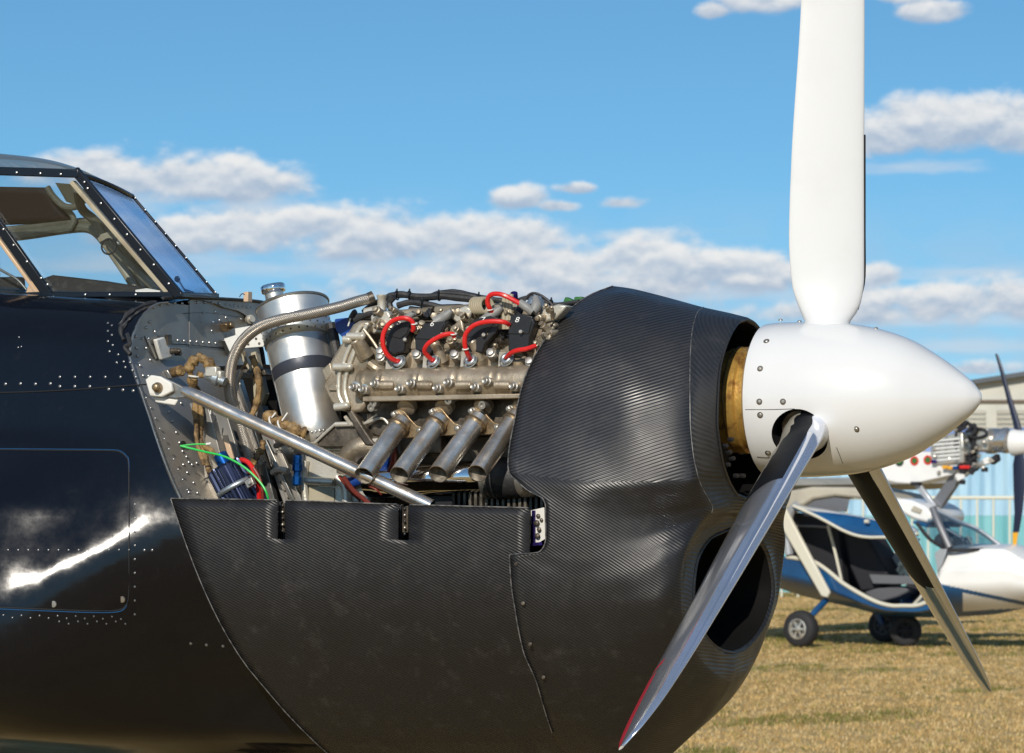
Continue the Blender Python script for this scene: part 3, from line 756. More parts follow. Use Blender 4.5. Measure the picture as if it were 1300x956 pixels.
# roof shell
rr_ = []
for (un, vn, uc, vc, uf, vf) in ((-60,213,-60,190,-60,200),(0,213.5,0,195,20,203),(40,215.5,52,201,66,209),(78,217.5,92,211,105,221),(98,220,128,228,168,249)):
    pn, pc, pf = L(un,vn,YT), L(uc,vc,-.02), L(uf,vf,.135)
    rr_.append([pn, pn.lerp(pc,.45)+Vector((0,0,.008)), pc, pf.lerp(pc,.5)+Vector((0,0,.004)), pf])
b = MB(); b.grid(interp_grid(rr_, 4, 4)); b.build('canopy_roof', M['glass_roof'], P, ang=180)
# turtle deck behind the cabin
xa, zt_, zb_ = L(-50, 200, -.02).x, L(-50, 193, -.02).z, zat(372)
tr = []
for k in range(13):
    t = k/12; x = xa-1.7*t; zz_ = zt_-(zt_-zb_)*sstep(t*.95); row = []
    for j in range(13):
        w = math.pi*j/12; row.append(Vector((x, -(.155-.03*t)*math.cos(w), zb_-.03+.075*(xF-x)*.8*(1 if t < .9 else 1)+(max(zz_-zb_, .01))*math.sin(w)**.6)))
    tr.append(row)
b = MB(); b.grid(tr); b.f.append(tuple(range(13))); b.mi.append(0); b.build('turtle_deck', M['skin'], P, ang=60)
# rivets round the canopy
b = MB()
def rv_at(p, r=.0032): b.dome(p, (0,-1,.15), r, 7)
for (u, v) in ((21,219),(51,220),(77,221),(-8,218),(107,231),(111,239),(128,258),(145,278),(161,297.5),(178,317),(195,336),(214,360),(17,311),(34,332),(52,353),(60,361),(12,380),(71,377),(71,380),(108,374),(139,374),(172,374),(-10,381),(4,291)): rv_at(L(u, v, wy(v)-.009))
for t in (.12,.3,.5,.7,.88): rv_at(L(100+68*t, 222+26*t, YT+.28*t-.010), .0034)
for t in (.03,.15,.27,.39,.51,.63,.75,.87,.97): rv_at(pt_f.lerp(pb_f, t)+Vector((.004,-.006,.002)), .0026)
q = b.build('canopy_screw', M['rivet'], P); q['kind'] = 'stuff'
# inside the cabin: far frame, tubes, shade, cable loop
def itube(pts, r, m, name='cabin_tube', y=.10):
    b = MB(); b.tube([L(u, v, y if len(q)==0 else q[0]) for (u, v, *q) in pts], r, 10, k=5); return b.build(name, M[m], P)
itube([(0,302),(40,297),(80,291),(108,289),(124,296),(140,316),(160,345),(176,372)], .0125, 'beige')
itube([(0,292),(45,288),(85,283),(112,281),(136,292),(160,325),(184,366)], .008, 'beige')
itube([(60,238),(68,250),(82,262),(98,262),(104,255)], .008, 'beige', y=.06)
itube([(82,262),(94,278),(88,292)], .007, 'beige', y=.08)
itube([(98,240,-.05),(104,265,.02),(122,282,.05),(150,320,.05),(203,370,-.02)], .011, 'beige')
b = MB(); b.prism([L(100,238,.05), L(116,262,.05), L(186,366,.03), L(212,371,.0), L(118,246,-.06)], (0,.012,0)); b.build('cabin_side_panel', M['beige'], P)
b = MB(); b.prism([L(70,232,.07), L(96,234,.05), L(108,256,.06), L(100,262,.07), L(84,256,.08)], (0,.01,0)); b.build('roof_bracket', M['beige'], P)
b = MB(); b.grid([[L(-60+150*t*(1 if k < .5 else 1.0), 237+4*t + k*(53-8*t) + 3*math.sin(t*3), .08+.03*k) if False else L(-60+(120+35*k)*t, 236+2*t+k*52-8*k*t, .07+.03*k) for t in [i/8 for i in range(9)]] for k in [j/5 for j in range(6)]])
b.build('sun_shade', M['brownshade'], P, ang=180, solid=.004)
b = MB(); b.prism([L(40,358,-.02), L(66,349,-.02), L(110,354,-.02), L(160,362,-.02), L(205,369,-.06), L(210,374,-.06), L(40,376,-.02)], (0,.10,0)); b.build('coaming', M['rubber'], P, bevel=.004)
b = MB(); b.prism([L(-60,366,-.04), L(-20,352,-.04), L(24,351,-.04), L(26,376,-.04), L(-60,378,-.04)], (0,.03,0)); b.build('seat_back', M['rubber'], P, bevel=.006)
itube([(-20,330),(5,345),(22,355),(34,368)], .003, 'alu_mid', 'strap', y=-.08)
b = MB(); b.ring(L(138,313,-.09), (0.15,-1,0), .0175, .0022, 24, 6); b.build('cable_loop', M['black'], P)
b = MB(); b.prism([L(123,303,-.08), L(128,297,-.08), L(142,293,-.08), L(154,299,-.08), L(160,309,-.08), L(150,306,-.08), L(138,303,-.08), L(126,308,-.08)], (0,.012,0)); b.build('latch_lever', M['beige'], P, bevel=.002)
b = MB(); b.lathe([(0,.0035),(.004,.006),(.012,.006),(.016,.003)], L(153,308,-.088), (.3,-1,0), 10); b.build('latch_knob', M['white_plate'], P)
b = MB(); b.tube([L(240,374,-.03), L(233,366,-.03), L(227,356,-.03)], .0022, 8); b.dome(L(224.5,354,-.03), (-.3,-1,.2), .0075, 10); b.dome(L(226,355,-.025), (.3,1,.2), .007, 10)
b.tube([L(234,368,-.03), L(246,372,-.03)], .003, 8); b.build('air_temperature_probe', M['black'], P)
b = MB(); b.prism([L(172,368,-.11), L(186,366,-.11), L(203,369,-.11), L(203,371,-.11), L(172,371,-.11)], (0,.02,0)); b.build('map_tray', M['white_plate'], P)

# ---------------------------------------------------------------- firewall
FWV = [378.5,380,384,390,398,412,432,452]
def fw_near(z): return max(nn(xedge(z), z)-.006, 0.)
rows = []
zsf = [zat(378.5)+(zat(700)-zat(378.5))*(i/44) for i in range(45)]
zsf = sorted(set([zat(v) for v in (378,380,382,385,388,392,396,400,406,414,424,436,448,452)] + [zat(452)+(zat(760)-zat(452))*(i/16) for i in range(1,17)]), reverse=True)
for z in zsf:
    x = xedge(z)-.008; w = fw_near(z); rows.append([Vector((x, -w+2*w*k/20, z)) for k in range(21)])
b = MB(); b.grid(rows); fw = b.build('firewall', M['alu_dull'], P, ang=25)
# flanged rim
b = MB(); b.tube([Vector((xedge(z)+.002, -fw_near(z)-.002, z)) for z in zsf], .0024, 6, raw=True)
b.build('firewall_rim', M['alu_mid'], P)
def FX(u, v, off=0.):
    """point on the firewall"""
    x = xF
    for _ in range(25):
        p = LX(u, v, x); x = xedge(p.z)-.008
    p = LX(u, v, x); return p+Vector((off, 0, 0))
b = MB(); b.prism([FX(u, v, -.002) for u, v in ((240,378.6),(290,380.5),(331,384),(345,396),(345,440),(240,440))], (.0035,0,0)); b.build('firewall_extension', M['alu_dull'], P)
b = MB(); b.tube([FX(u, v, .004) for u, v in ((205,378.5),(240,378),(290,380),(331,383.5),(342,390))], .0038, 8); b.build('top_seal', M['rubber'], P)
# torn black sealing strip at the shoulder
b = MB()
pr = random.Random(3)
b.tube([onskin(u, v, .001) for u, v in ((198,384),(182,388),(170,394),(160,402),(155,413),(154,424),(158,432))], lambda t: .0048+.0018*math.sin(t*19), 8)
b.tube([onskin(u, v, .002) for u, v in ((186,391),(174,398),(163,407),(158,417))], lambda t: .003+.0014*math.sin(t*23+1), 6)
b.tube([onskin(u, v, .001) for u, v in ((162,424),(165,436),(159,441),(166,450))], .005, 6)
b.build('sealing_strip', M['rubber'], P)
b = MB(); b.tube([onskin(u, v, .005) for u, v in ((152,412),(157,406),(161,396))], .0011, 5); b.tube([onskin(u, v, .005) for u, v in ((154,419),(160,410),(167,405))], .0012, 5); b.build('torn_strip_edge', M['carbon_edge'], P)
b = MB()
def frv(pts, r=.0036):
    for (u, v) in pts: b.dome(FX(u, v, .002), (1,-.15,.05), r, 8, .8)
frv([(171.5,427),(171,418),(173,409),(179,401),(186,394.5),(195,390),(203.5,387),(213,385.5),(221,384.5),(230,385),(239,383.5),(249,384),(259,384),(268,384.5),(277,385)], .0040)
frv([(286+i*5.4,386.5+i*.6) for i in range(7)], .0024)
frv([(173,442),(174,452),(177,464),(181,477),(188,477.5),(196,478)], .0038)
frv([(190,409),(185,416),(196,421),(180,430),(188,430),(185,442),(190,457)], .0036)
frv([(217+i*8.0,431.5+i*.6) for i in range(8)], .0034)
frv([(257,397),(273,396),(254,408),(270,409),(278,406.5),(286,403),(305,405),(268,420),(287,426)], .0030)
frv([(225,498),(229,512),(213,523),(218,535),(223,549),(227,562),(231,573),(236,580),(239,587),(243,590),(249,588),(237,600),(245,613),(250,626),(208,514),(239,625),(232,590)], .0034)
q = b.build('firewall_rivet', M['rivet'], fw); q['kind'] = 'stuff'
# panel lap on the firewall
b = MB(); b.tube([FX(u, v, .001) for u, v in ((192,437),(230,437),(270,441),(292,443))], .0009, 5, k=2)
b.tube([FX(u, v, .001) for u, v in ((232,398),(262,397),(300,402),(325,404))], .0007, 5, k=2); b.build('sheet_joint', M['groove'], fw)
# door latch on the firewall
def fprism(pts, off, th, name, m, parent=P, bev=.0015):
    b = MB(); b.prism([FX(u, v, off) for u, v in pts], (th,0,0)); return b.build(name, M[m], parent, bevel=bev)
fprism([(183,427),(185,426),(199,455),(196,457)], 0, .003, 'latch_strip', 'alu_mid')
la = fprism([(192,431),(203,428),(208,440),(214,441),(217,449),(212,454),(200,457),(196,446)], .003, .010, 'latch', 'white_plate', bev=.003)
b = MB(); b.prism([FX(u,v,.010) for u,v in ((204,425),(209,425),(210,437),(205,438))], (.008,0,0)); b.lathe([(-.01,.007),(.018,.006),(.022,.003)], FX(210,446,.02), (1,-.2,0), 10); b.lathe([(0,.005),(.016,.005)], FX(217,449,.012), (1,-.2,0), 10)
b.build('latch_pin', M['cast_dk'], la)
b = MB(); b.box(FX(281,415,.012), (.02,.022,.020), Matrix.Rotation(.3,3,'X')); b.lathe([(0,.009),(.014,.009),(.016,.005)], FX(281,414,.02), (1,-.4,.2), 8); b.build('brown_clip', M['flange'], P, bevel=.002)
b = MB(); b.lathe([(0,.010),(.02,.011),(.046,.013),(.050,.010)], FX(216,474,0), (1,-.55,.12), 14); b.build('rubber_stop', M['tan'], P)
fprism([(207,470),(211,469),(216,479),(213,481)], .0, .012, 'stop_bracket', 'alu_mid')
fprism([(279,432),(283,431),(292,450),(288,452)], .0, .014, 'edge_bracket', 'alu_mid')
b = MB(); b.lathe([(0,.006),(.012,.006),(.013,.011),(.024,.011),(.025,.007),(.034,.007)], FX(313,406,0), (1,-.75,.0), 14); b.build('fitting', M['cast_lt'], P)
b = MB(); b.prism([L(309,371,-.02),L(315,370,-.02),L(315,383,-.02),L(309,383,-.02)], (.0,.02,0)); b.build('sealing_cork', M['copper'], P, bevel=.001)
b = MB(); b.tube([L(304,377,-.02), L(307,373,-.02), L(311,374,-.02)], .0011, 5); b.build('cork_wire', M['black'], P)

# white bracket carrying the tank
BN = -.10
b = MB()
b.prism([L(284,430,BN-.02), L(300,425,BN-.02), L(304,452,BN-.02), L(292,448,BN-.02)], (0,.004,0))
b.prism([L(298,417,BN), L(345,409,BN), L(336,440,BN), L(300,443,BN)], (0,.004,0))
wb = b.build('tank_bracket', M['white_plate'], P, bevel=.0012)
b = MB(); 
for (u, v) in ((315,437),(325,430),(321,428),(304,432),(329,436)): b.dome(L(u,v,BN-.001), (0,-1,0), .0032, 7)
b.parts('bracket_screw', M['cast_dk'], wb)

# ---------------------------------------------------------------- oil tank
tp, bt = L(371,388,-.08), L(403,568,-.145)
ax = (bt-tp).normalized(); Lt = (bt-tp).length
def tt(k): return k*Lt
b = MB(); b.lathe([(-.002,.060),(0,.079),(.003,.081),(tt(.12),.0775),(tt(.268),.0755),(tt(.27),.0742),(tt(.6),.0685),(tt(.85),.064),(tt(.94),.060),(tt(1.0),.045),(tt(1.02),.01)], tp, ax, 64)
tank = b.build('oil_tank', M['tank'], P, ang=30)
b = MB(); b.ring(tp+ax*.002, ax, .0805, .0038, 64, 8); b.build('rolled_rim', M['alu_mid'], tank)
b = MB(); b.lathe([(tt(.13),.0785),(tt(.268),.0768)], tp, ax, 64, cap=False)
b.build('riveted_band', M['clamp'], tank, solid=.0006)
b = MB()
xx_, yy_, _n = ortho(ax)
for i in range(26):
    an = 2*math.pi*i/26
    for k in (.155, .20, .24):
        rr = .0785-(k-.13)/.138*.0017; e = xx_*math.cos(an+(k*9))+yy_*math.sin(an+(k*9)); b.dome(tp+ax*tt(k)+e*rr, e, .0026, 6)
q = b.build('tank_rivet', M['cast_dk'], tank); q['kind'] = 'stuff'
b = MB(); b.lathe([(tt(.435),.0716),(tt(.44),.0728),(tt(.515),.0713),(tt(.52),.0700)], tp, ax, 64, cap=False); b.build('tank_dark_band', M['strap'], tank)  # dark band round the tank
b = MB(); e = (xx_*math.cos(0)+yy_*math.sin(0))
# longitudinal weld on the viewer's side, left of the axis
vl = Vector((-.80,-.6,0)); vl = (vl-ax*vl.dot(ax)).normalized()
b.tube([tp+ax*tt(k)+vl*(pchip([.27,.6,.85],[.0745,.069,.0645],k)) for k in (.30,.4,.5,.6,.7,.8,.86)], .0012, 5, k=2); b.build('weld', M['alu_mid'], tank)
b = MB(); 
for i in range(40):
    an = 2*math.pi*i/40; e = xx_*math.cos(an)+yy_*math.sin(an); b.dome(tp+ax*tt(.945)+e*.0595, e, .0035, 6, .4)
q = b.build('bottom_weld', M['alu_mid'], tank); q['kind'] = 'stuff'
cp = L(350,385,-.05); cax = (L(346,362,-.05)-cp).normalized()
b = MB(); b.lathe([(-.02,.021),(.028,.021),(.030,.019)], cp, cax, 28); nk = b.build('filler_neck', M['tank'], tank)
b = MB(); b.lathe([(.024,.024),(.027,.0265),(.040,.0265),(.043,.024),(.045,.01)], cp, cax, 48, rfun=lambda an, t: 1+.045*max(0, math.cos(an*12))); b.build('filler_cap', M['chrome'], tank, ang=50)
# ---------------------------------------------------------------- braided hoses
def hose(pts, r, name='braided_hose', m='braid', seg=14, k=8):
    b = MB(); b.tube([L(*p) for p in pts], r, seg, k=k, uv=True); return b.build(name, M[m], P)
h = hose([(474,378,-.14),(455,382.5,-.16),(430,390,-.18),(395,398,-.20),(360,405,-.21),(330,415,-.21),(308,433,-.20),(295,458,-.19),(291,485,-.18),(293,505,-.17),(302,528,-.15),(312,560,-.14),(322,600,-.13),(330,640,-.12)], .0128)
b = MB(); b.lathe([(0,.0135),(.014,.0140),(.015,.011)], L(467,380,-.147), (L(475,376.5,-.14)-L(467,380,-.147)), 16); b.build('hose_collar', M['cast_dk'], h)
hose([(306,470,-.15),(300,490,-.15),(306,515,-.15),(316,545,-.14),(332,590,-.13)], .0065, 'thin_braided_hose')
# ---------------------------------------------------------------- engine mount strut
s0, s1 = L(232,495,-.335), L(548,643,-.30)
b = MB(); d = (s1-s0).normalized()
b.tube([s0, s0+d*.02, s0+d*.04, s1], [.009,.0120,.0150,.0150,.0150,.0150], 24, k=1, raw=True)
strut = b.build('engine_mount_strut', M['steel'], P)
b = MB(); b.prism([L(183,480,-.335), L(190,480,-.335), L(204,477,-.335), L(216,483,-.335), L(230,490,-.335), L(240,497,-.335), L(236,505,-.335), L(222,506,-.335), L(210,504,-.335), L(196,502,-.335), L(190,498,-.335)], (0,.010,0))
br = b.build('strut_bracket', M['alu_mid'], P, bevel=.002)
b = MB(); b.prism([L(184,482,-.347), L(191,476,-.347), L(203,478,-.347), L(217,486,-.347), L(219,497,-.347), L(205,504,-.347), L(190,503,-.347)], (0,.010,0)); b.prism([L(193,503,-.33), L(226,507,-.33), L(222,515,-.33), L(197,511,-.33)], (0,.006,0)); b.build('bracket_plate', M['white_plate'], br, bevel=.003)
b = MB(); b.lathe([(0,.0115),(.006,.0115),(.009,.008),(.016,.008),(.018,.005)], L(201,492,-.348), (0,-1,.05), 16); b.build('mount_bolt', M['flange'], br, bevel=.001)

# ---------------------------------------------------------------- bay structure: beams, plates, dark depth
def lprism(pts, y, th, name, m, parent=P, bev=.0015, label=None):
    b = MB(); b.prism([L(u, v, y if len(q) == 0 else q[0]) for (u, v, *q) in pts], (0, th, 0)); return b.build(name, M[m], parent, bevel=bev, label=label)
lprism([(222,468),(330,462),(420,470),(700,440),(700,700),(300,700)], .10, .02, 'bay_dark_backing', 'inside')  # black sheet stands in for the shade deep in the bay
lprism([(258,520),(286,520),(322,640),(345,700),(280,700)], -.14, .01, 'sloping_panel', 'alu_dull')
lprism([(240,512),(262,508),(286,600),(280,640),(262,640),(256,560)], -.20, .006, 'sloping_panel', 'alu_dull')
lprism([(284,470),(335,468),(338,476),(287,480)], -.10, .03, 'cross_channel', 'cast_dk')
lprism([(296,480),(303,480),(340,600),(350,640),(340,640),(325,600)], -.10, .02, 'beam', 'alu_mid')
lprism([(322,520),(332,515),(378,640),(360,640),(343,590)], -.09, .03, 'beam', 'alu_dull')
lprism([(282,553),(288,552),(298,586),(292,590)], -.21, .006, 'wedge_strip', 'copper')
lprism([(333,560),(338,558),(376,640),(371,642)], -.14, .01, 'beam_edge', 'alu_mid')
lprism([(340,575),(356,570),(385,640),(366,642)], -.12, .01, 'riveted_angle', 'alu_dull')
b = MB()
for (u, v) in ((330,586),(337,587),(346,592),(351,602),(356,612),(361,622),(366,632),(350,575),(343,568)): b.dome(L(u,v,-.125), (0,-1,.1), .0028, 7)
q = b.build('angle_rivet', M['cast_dk'], P); q['kind'] = 'stuff'
lprism([(352,560),(386,560),(392,640),(372,640)], -.08, .01, 'lower_plate', 'alu_mid')
b = MB(); b.lathe([(0,.012),(.004,.012)], L(383,632,-.085), (0,-1,0), 20); b.build('lightening_hole', M['groove'], P)
lprism([(318,448),(324,446),(337,500),(330,520),(322,505)], -.09, .02, 'rib', 'beige')
lprism([(300,446),(305,446),(321,470),(318,474)], -.10, .006, 'brace', 'beige')
lprism([(300,472),(322,474),(318,481),(298,480)], -.115, .006, 'channel_cap', 'cast_dk')
# loom bundles
def loom(pts, r, name='wiring_loom', m='tan', lump=.25, seg=9, k=8):
    b = MB(); ph = random.random()*6
    b.tube([L(*p) for p in pts], lambda t: r*(1+lump*math.sin(t*31+ph)*math.sin(t*13+ph)), seg, k=k); return b.build(name, M[m], P)
loom([(247,496,-.22),(243,480,-.24),(241,466,-.25),(248,457,-.25),(258,456,-.25),(266,462,-.24),(276,473,-.22),(284,487,-.2)], .0105, lump=.45)
loom([(252,452,-.24),(262,460,-.25),(270,470,-.24),(262,478,-.24),(250,474,-.25)], .007, lump=.5)
loom([(246,480,-.25),(248,505,-.22),(249,530,-.22),(254,560,-.22),(262,585,-.23),(268,605,-.23)], .0072)
loom([(252,500,-.22),(256,530,-.22),(255,560,-.22),(268,572,-.24),(278,582,-.25)], .0058)
loom([(250,530,-.235),(250,560,-.235),(259,590,-.235)], .0050)
loom([(320,452,-.12),(326,470,-.12),(329,492,-.12),(325,515,-.12),(318,530,-.13)], .0075)
loom([(309,446,-.13),(312,460,-.14),(304,472,-.14),(300,480,-.14)], .0035, m='flange')
loom([(339,528,-.2),(350,534,-.21),(362,540,-.21),(376,547,-.22),(388,550,-.21)], .0135, lump=.3)
loom([(336,530,-.19),(343,524,-.19),(352,532,-.2),(345,540,-.19),(338,536,-.19)], .006, lump=.6)
loom([(334,560,-.16),(332,572,-.17),(322,584,-.18),(318,592,-.18)], .006, lump=.5)
loom([(322,590,-.18),(328,578,-.18),(326,570,-.18)], .0045)
b = MB()
for (u, v, y, n_) in ((347,537,-.212,(1,0,.5)),(358,541,-.216,(1,0,.5)),(247,478,-.245,(.1,0,1)),(249,500,-.22,(.1,0,1))): b.ring(L(u,v,y), n_, .0150 if u > 300 else .0125, .0022, 18, 6)
b.bar(L(345,530,-.225), L(350,524,-.225), .003, .002); b.bar(L(358,534,-.225), L(365,524,-.225), .003, .002); b.bar(L(268,517,-.22), L(267,526,-.22), .003,.002)
b.parts('cable_tie', M['tie'], P)
b = MB(); b.lathe([(0,.011),(.018,.012),(.022,.016),(.034,.016),(.036,.010),(.05,.010)], L(262,476,-.25), (L(278,482,-.25)-L(262,476,-.25)), 12); b.build('plug_connector', M['clamp'], P)
b = MB(); b.box(L(270,472,-.255), (.03,.02,.022)); b.box(L(278,476,-.25), (.02,.02,.018)); b.build('plug_backshell', M['cast_lt'], P, bevel=.003)
b = MB(); b.tube([L(392,548,-.20), L(372,547,-.19)], .0022, 6); b.build('probe_rod', M['cast_dk'], P)
# fuel filter with fins
fa0, fa1 = L(283,584,-.28), L(312,640,-.27); fax = (fa1-fa0).normalized(); FL_ = (fa1-fa0).length
b = MB(); b.lathe([(-.003,.030),(.0,.0425),(.006,.044),(FL_+.06,.044)], fa0+fax*.014, fax, 96, rfun=lambda an, t: 1.0 if t < .003 else (1+.055*(1 if math.cos(an*24) > 0 else -.9)))
flt = b.build('finned_filter', M['fins'], P, ang=25)
b = MB(); b.lathe([(-.016,.013),(-.014,.0155),(.004,.0165),(.016,.0165)], fa0, fax, 24); b.build('filter_cap', M['blue'], flt)
b = MB(); b.lathe([(.062,.0475),(.074,.0475)], fa0, fax, 48, cap=False); b.build('filter_band', M['clamp'], flt, solid=.001)
b = MB(); b.box(L(318,613,-.318), (.020,.012,.018), Matrix.Rotation(-.5,3,'Y')); b.lathe([(0,.005),(.008,.005)], L(318,613,-.322), (0,-1,0), 8); b.build('band_clamp_screw', M['bolt'], flt, bevel=.0015)
# coloured wires
def wire(pts, r, m, name):
    b = MB(); b.tube([L(*p) for p in pts], r, 8, k=8); return b.build(name, M[m], P)
wire([(229,566,-.335),(245,570,-.33),(262,574,-.33),(280,578,-.33),(297,585,-.33),(315,597,-.33),(330,612,-.33),(338,625,-.33),(342,640,-.32)], .0024, 'green', 'green_wire')
wire([(229,566,-.335),(248,564,-.32),(262,564,-.31)], .0018, 'green', 'green_wire')
wire([(262,564,-.31),(268,563,-.31)], .003, 'tie', 'wire_terminal')
wire([(298,586,-.26),(308,584,-.29),(317,589,-.30),(324,602,-.30),(328,620,-.29),(330,645,-.28)], .0055, 'red', 'red_hose')
wire([(322,594,-.31),(329,606,-.31),(333,622,-.31),(334,645,-.30)], .0035, 'red_dk', 'red_hose')
wire([(312,600,-.28),(320,602,-.29),(325,606,-.3)], .002, 'red_dk', 'red_wire')
b = MB(); b.lathe([(0,.0095),(.002,.0095)], FX(230,565,.004), (1,-.3,0), 18); b.build('grommet', M['rubber'], P)
# blue fitting
f0, f1 = L(378,578,-.20), L(377,616,-.20); fx_ = (f1-f0).normalized()
b = MB(); b.lathe([(0,.008),(.004,.0105),(.018,.0105),(.020,.012),(.034,.012),(.036,.0085),(.044,.0085),(.046,.0105),(.064,.0105),(.067,.007)], f0, fx_, 8); b.build('blue_hose_fitting', M['blue'], P, ang=20)
wire([(379,578,-.2),(374,566,-.18),(364,562,-.16),(350,566,-.13)], .0065, 'black', 'black_hose')
wire([(366,598,-.16),(354,596,-.15),(346,600,-.14)], .007, 'cast_lt', 'elbow_fitting')

# ================================================================== ENGINE
def cyl(p, q, r, seg=16): 
    b = MB(); b.lathe([(0,r),((q-p).length,r)], p, q-p, seg); return b
# block and dark lower parts
lprism([(440,400),(745,392),(745,640),(440,640)], -.06, .20, 'engine_block', 'cast_dk', bev=.01)
lprism([(468,508),(700,502),(700,545),(640,552),(480,556),(462,548)], -.19, .12, 'cylinder_bank', 'cast_dk', bev=.006)
lprism([(470,556),(690,548),(690,600),(480,606)], -.13, .06, 'crankcase', 'cast_dk', bev=.008)
lprism([(500,552),(560,552),(560,575),(505,578)], -.20, .05, 'engine_lug', 'cast_dk', bev=.004)
lprism([(540,628),(690,626),(690,650),(540,650)], -.17, .05, 'sump', 'black', bev=.004)
b = MB()
for i in range(18): b.box(L(578+i*7,636,-.185), (.006,.02,.05))
b.parts('sump_rib', M['cast_dk'], P)
# cylinder head: upper shelf with plug wells
head = lprism([(452,446),(452,474),(680,468),(700,445),(700,420),(560,438),(470,440)], -.205, .14, 'cylinder_head', 'cast', bev=.006)
b = MB()
for cu in (512,560,609,659):
    b.lathe([(-.01,.0225),(.020,.0215),(.024,.0190),(.024,.0125),(.014,.011)], L(cu,462,-.20), (.15,-.75,.75), 20)
b.parts('plug_well', M['cast'], head)
b = MB()
for cu in (490,537,585,633,681): 
    b.prism([L(cu-2,475,-.245), L(cu+1,475,-.245), L(cu+3,448,-.215), L(cu,446,-.215)], (.012,.012,0))
b.parts('head_rib', M['cast_lt'], head, bevel=.002)
b = MB()
for (u, v) in ((484,448),(530,452),(578,452),(624,450),(484,455),(673,461)):
    b.lathe([(-.02,.010),(.006,.010),(.007,.0078),(.014,.0078),(.015,.004)], L(u,v,-.235), (.1,-.9,.45), 12)
b.parts('cap_bolt', M['bolt'], head)
b = MB()
for (u, v) in ((563,446),(463,444),(611,444)): b.lathe([(0,.013),(.04,.011),(.046,.012),(.050,.010)], L(u,v+14,-.215), (-.30,-.35,.88), 14)
b.parts('head_boss', M['cast'], head, bevel=.001)
# cam cover: ribbed half-round casting of four bays
c0, c1 = L(458,489,-.225), L(700,483,-.225); cax_ = (c1-c0).normalized(); CLn = (c1-c0).length
prf = []; n_ = 96
bays = [L(u,488,-.225).x for u in (512,560,609,659)]
for i in range(n_+1):
    t = CLn*i/n_; x = c0.x+cax_.x*t; r = .0345
    dd = min(abs(x-(L(u,488,-.225).x)) for u in (463,489,536,585,634,683)); r -= .0032*math.exp(-(dd/.0032)**2); r += .0018*math.exp(-((dd-.008)/.004)**2)
    prf.append((t, r))
prf = [(-.004,.020),(0,.031)] + prf[1:]
b = MB(); b.lathe(prf, c0, cax_, 40); cc = b.build('cam_cover', M['cast'], P, ang=45)
b = MB(); b.prism([L(460,503,-.258), L(690,499,-.258), L(690,505,-.258), L(460,510,-.258)], (0,.05,0))
b.prism([L(462,471,-.235), L(690,466,-.235), L(690,470,-.235), L(462,475,-.235)], (0,.04,0)); b.parts('cover_flange', M['cast'], cc, bevel=.002)
b = MB()
for cu in (482,531,580,629):
    p = L(cu,489,-.258); q2 = L(cu+17,489,-.256); b.tube([p, q2], .0105, 12, raw=True); b.dome(q2, cax_, .0105, 12, .5)
b.parts('cover_boss', M['cast'], cc)
b = MB()
for (u, v) in ((478,487.5),(524,487),(571,486),(620,484.5),(509,494),(557,493),(605,491.5),(654,491),(451,492),(463,495)):
    b.lathe([(-.012,.0098),(.004,.0098),(.005,.0072),(.013,.0072),(.014,.006),(.012,.003)], L(u,v,-.262), (-.25,-1,.12), 14)
b.parts('cover_bolt', M['bolt'], cc)
b = MB()
for (u, v) in ((476,511),(473,517),(571,508),(614,514)):
    b.lathe([(-.012,.0088),(.008,.0088),(.008,.0045),(.004,.004)], L(u,v,-.245), (-.1,-1,-.1), 14)
b.parts('stud', M['bolt'], cc)
b = MB()
for cu in (518,566,615,664): b.lathe([(0,.022),(.014,.020),(.018,.010)], L(cu,513,-.215), (0,-.7,-.6), 18)
b.parts('port_boss', M['cast'], cc)
# timing cover
TC = [(408,491),(419,458),(436,430),(447,412),(455,407),(470,407),(468,420),(461,436),(470,462),(462,475),(455,478),(457,500),(466,511),(458,523),(447,524),(430,521),(419,512)]
tc_ = lprism(TC, -.225, .18, 'timing_cover', 'cast', bev=.007)
b = MB()
for pts in ([(459,413),(452,424),(446,437),(440,450),(436,462),(431,475),(430,490),(431,503),(437,515)], [(466,412),(460,425),(453,438),(448,452),(443,466),(439,480),(438,496),(442,512)]):
    b.tube([L(u, v, -.228) for u, v in pts], .0048, 8)
b.parts('cover_seam', M['cast_lt'], tc_)
b = MB()
for (u, v, u2, v2) in ((441,427,461,427),(424,466,445,466),(425,517,441,515),(436,431,444,431)):
    b.tube([L(u,v,-.236), L(u2,v2,-.236)], .0085, 12, raw=True); b.dome(L(u2,v2,-.236), (1,0,0), .0085, 12, .7)
b.parts('cover_pillar', M['cast_lt'], tc_, bevel=.001)
b = MB(); b.prism([L(u,v,-.232) for u,v in ((417,488),(428,488),(428,496),(417,496))], (0,.02,0)); b.prism([L(u,v,-.226) for u,v in ((408,470),(419,460),(422,474),(414,485))], (0,.02,0)); b.parts('cover_pad', M['cast'], tc_, bevel=.002)
b = MB(); b.lathe([(0,.016),(.03,.013),(.04,.011)], L(466,452,-.22), (-.25,-.5,.8), 18); b.tube([L(462,418,-.235), L(474,434,-.235), L(482,447,-.235)], .0035, 8); b.tube([L(470,462,-.23), L(478,468,-.23), L(486,470,-.22)], .012, 10)
b.build('breather_boss', M['cast'], tc_)
b = MB(); 
for (u, v) in ((452,491),(463,494)): b.ring(L(u,v,-.258), (0,-1,0), .0095, .0028, 18, 6)
b.parts('seal_ring', M['clamp'], tc_)
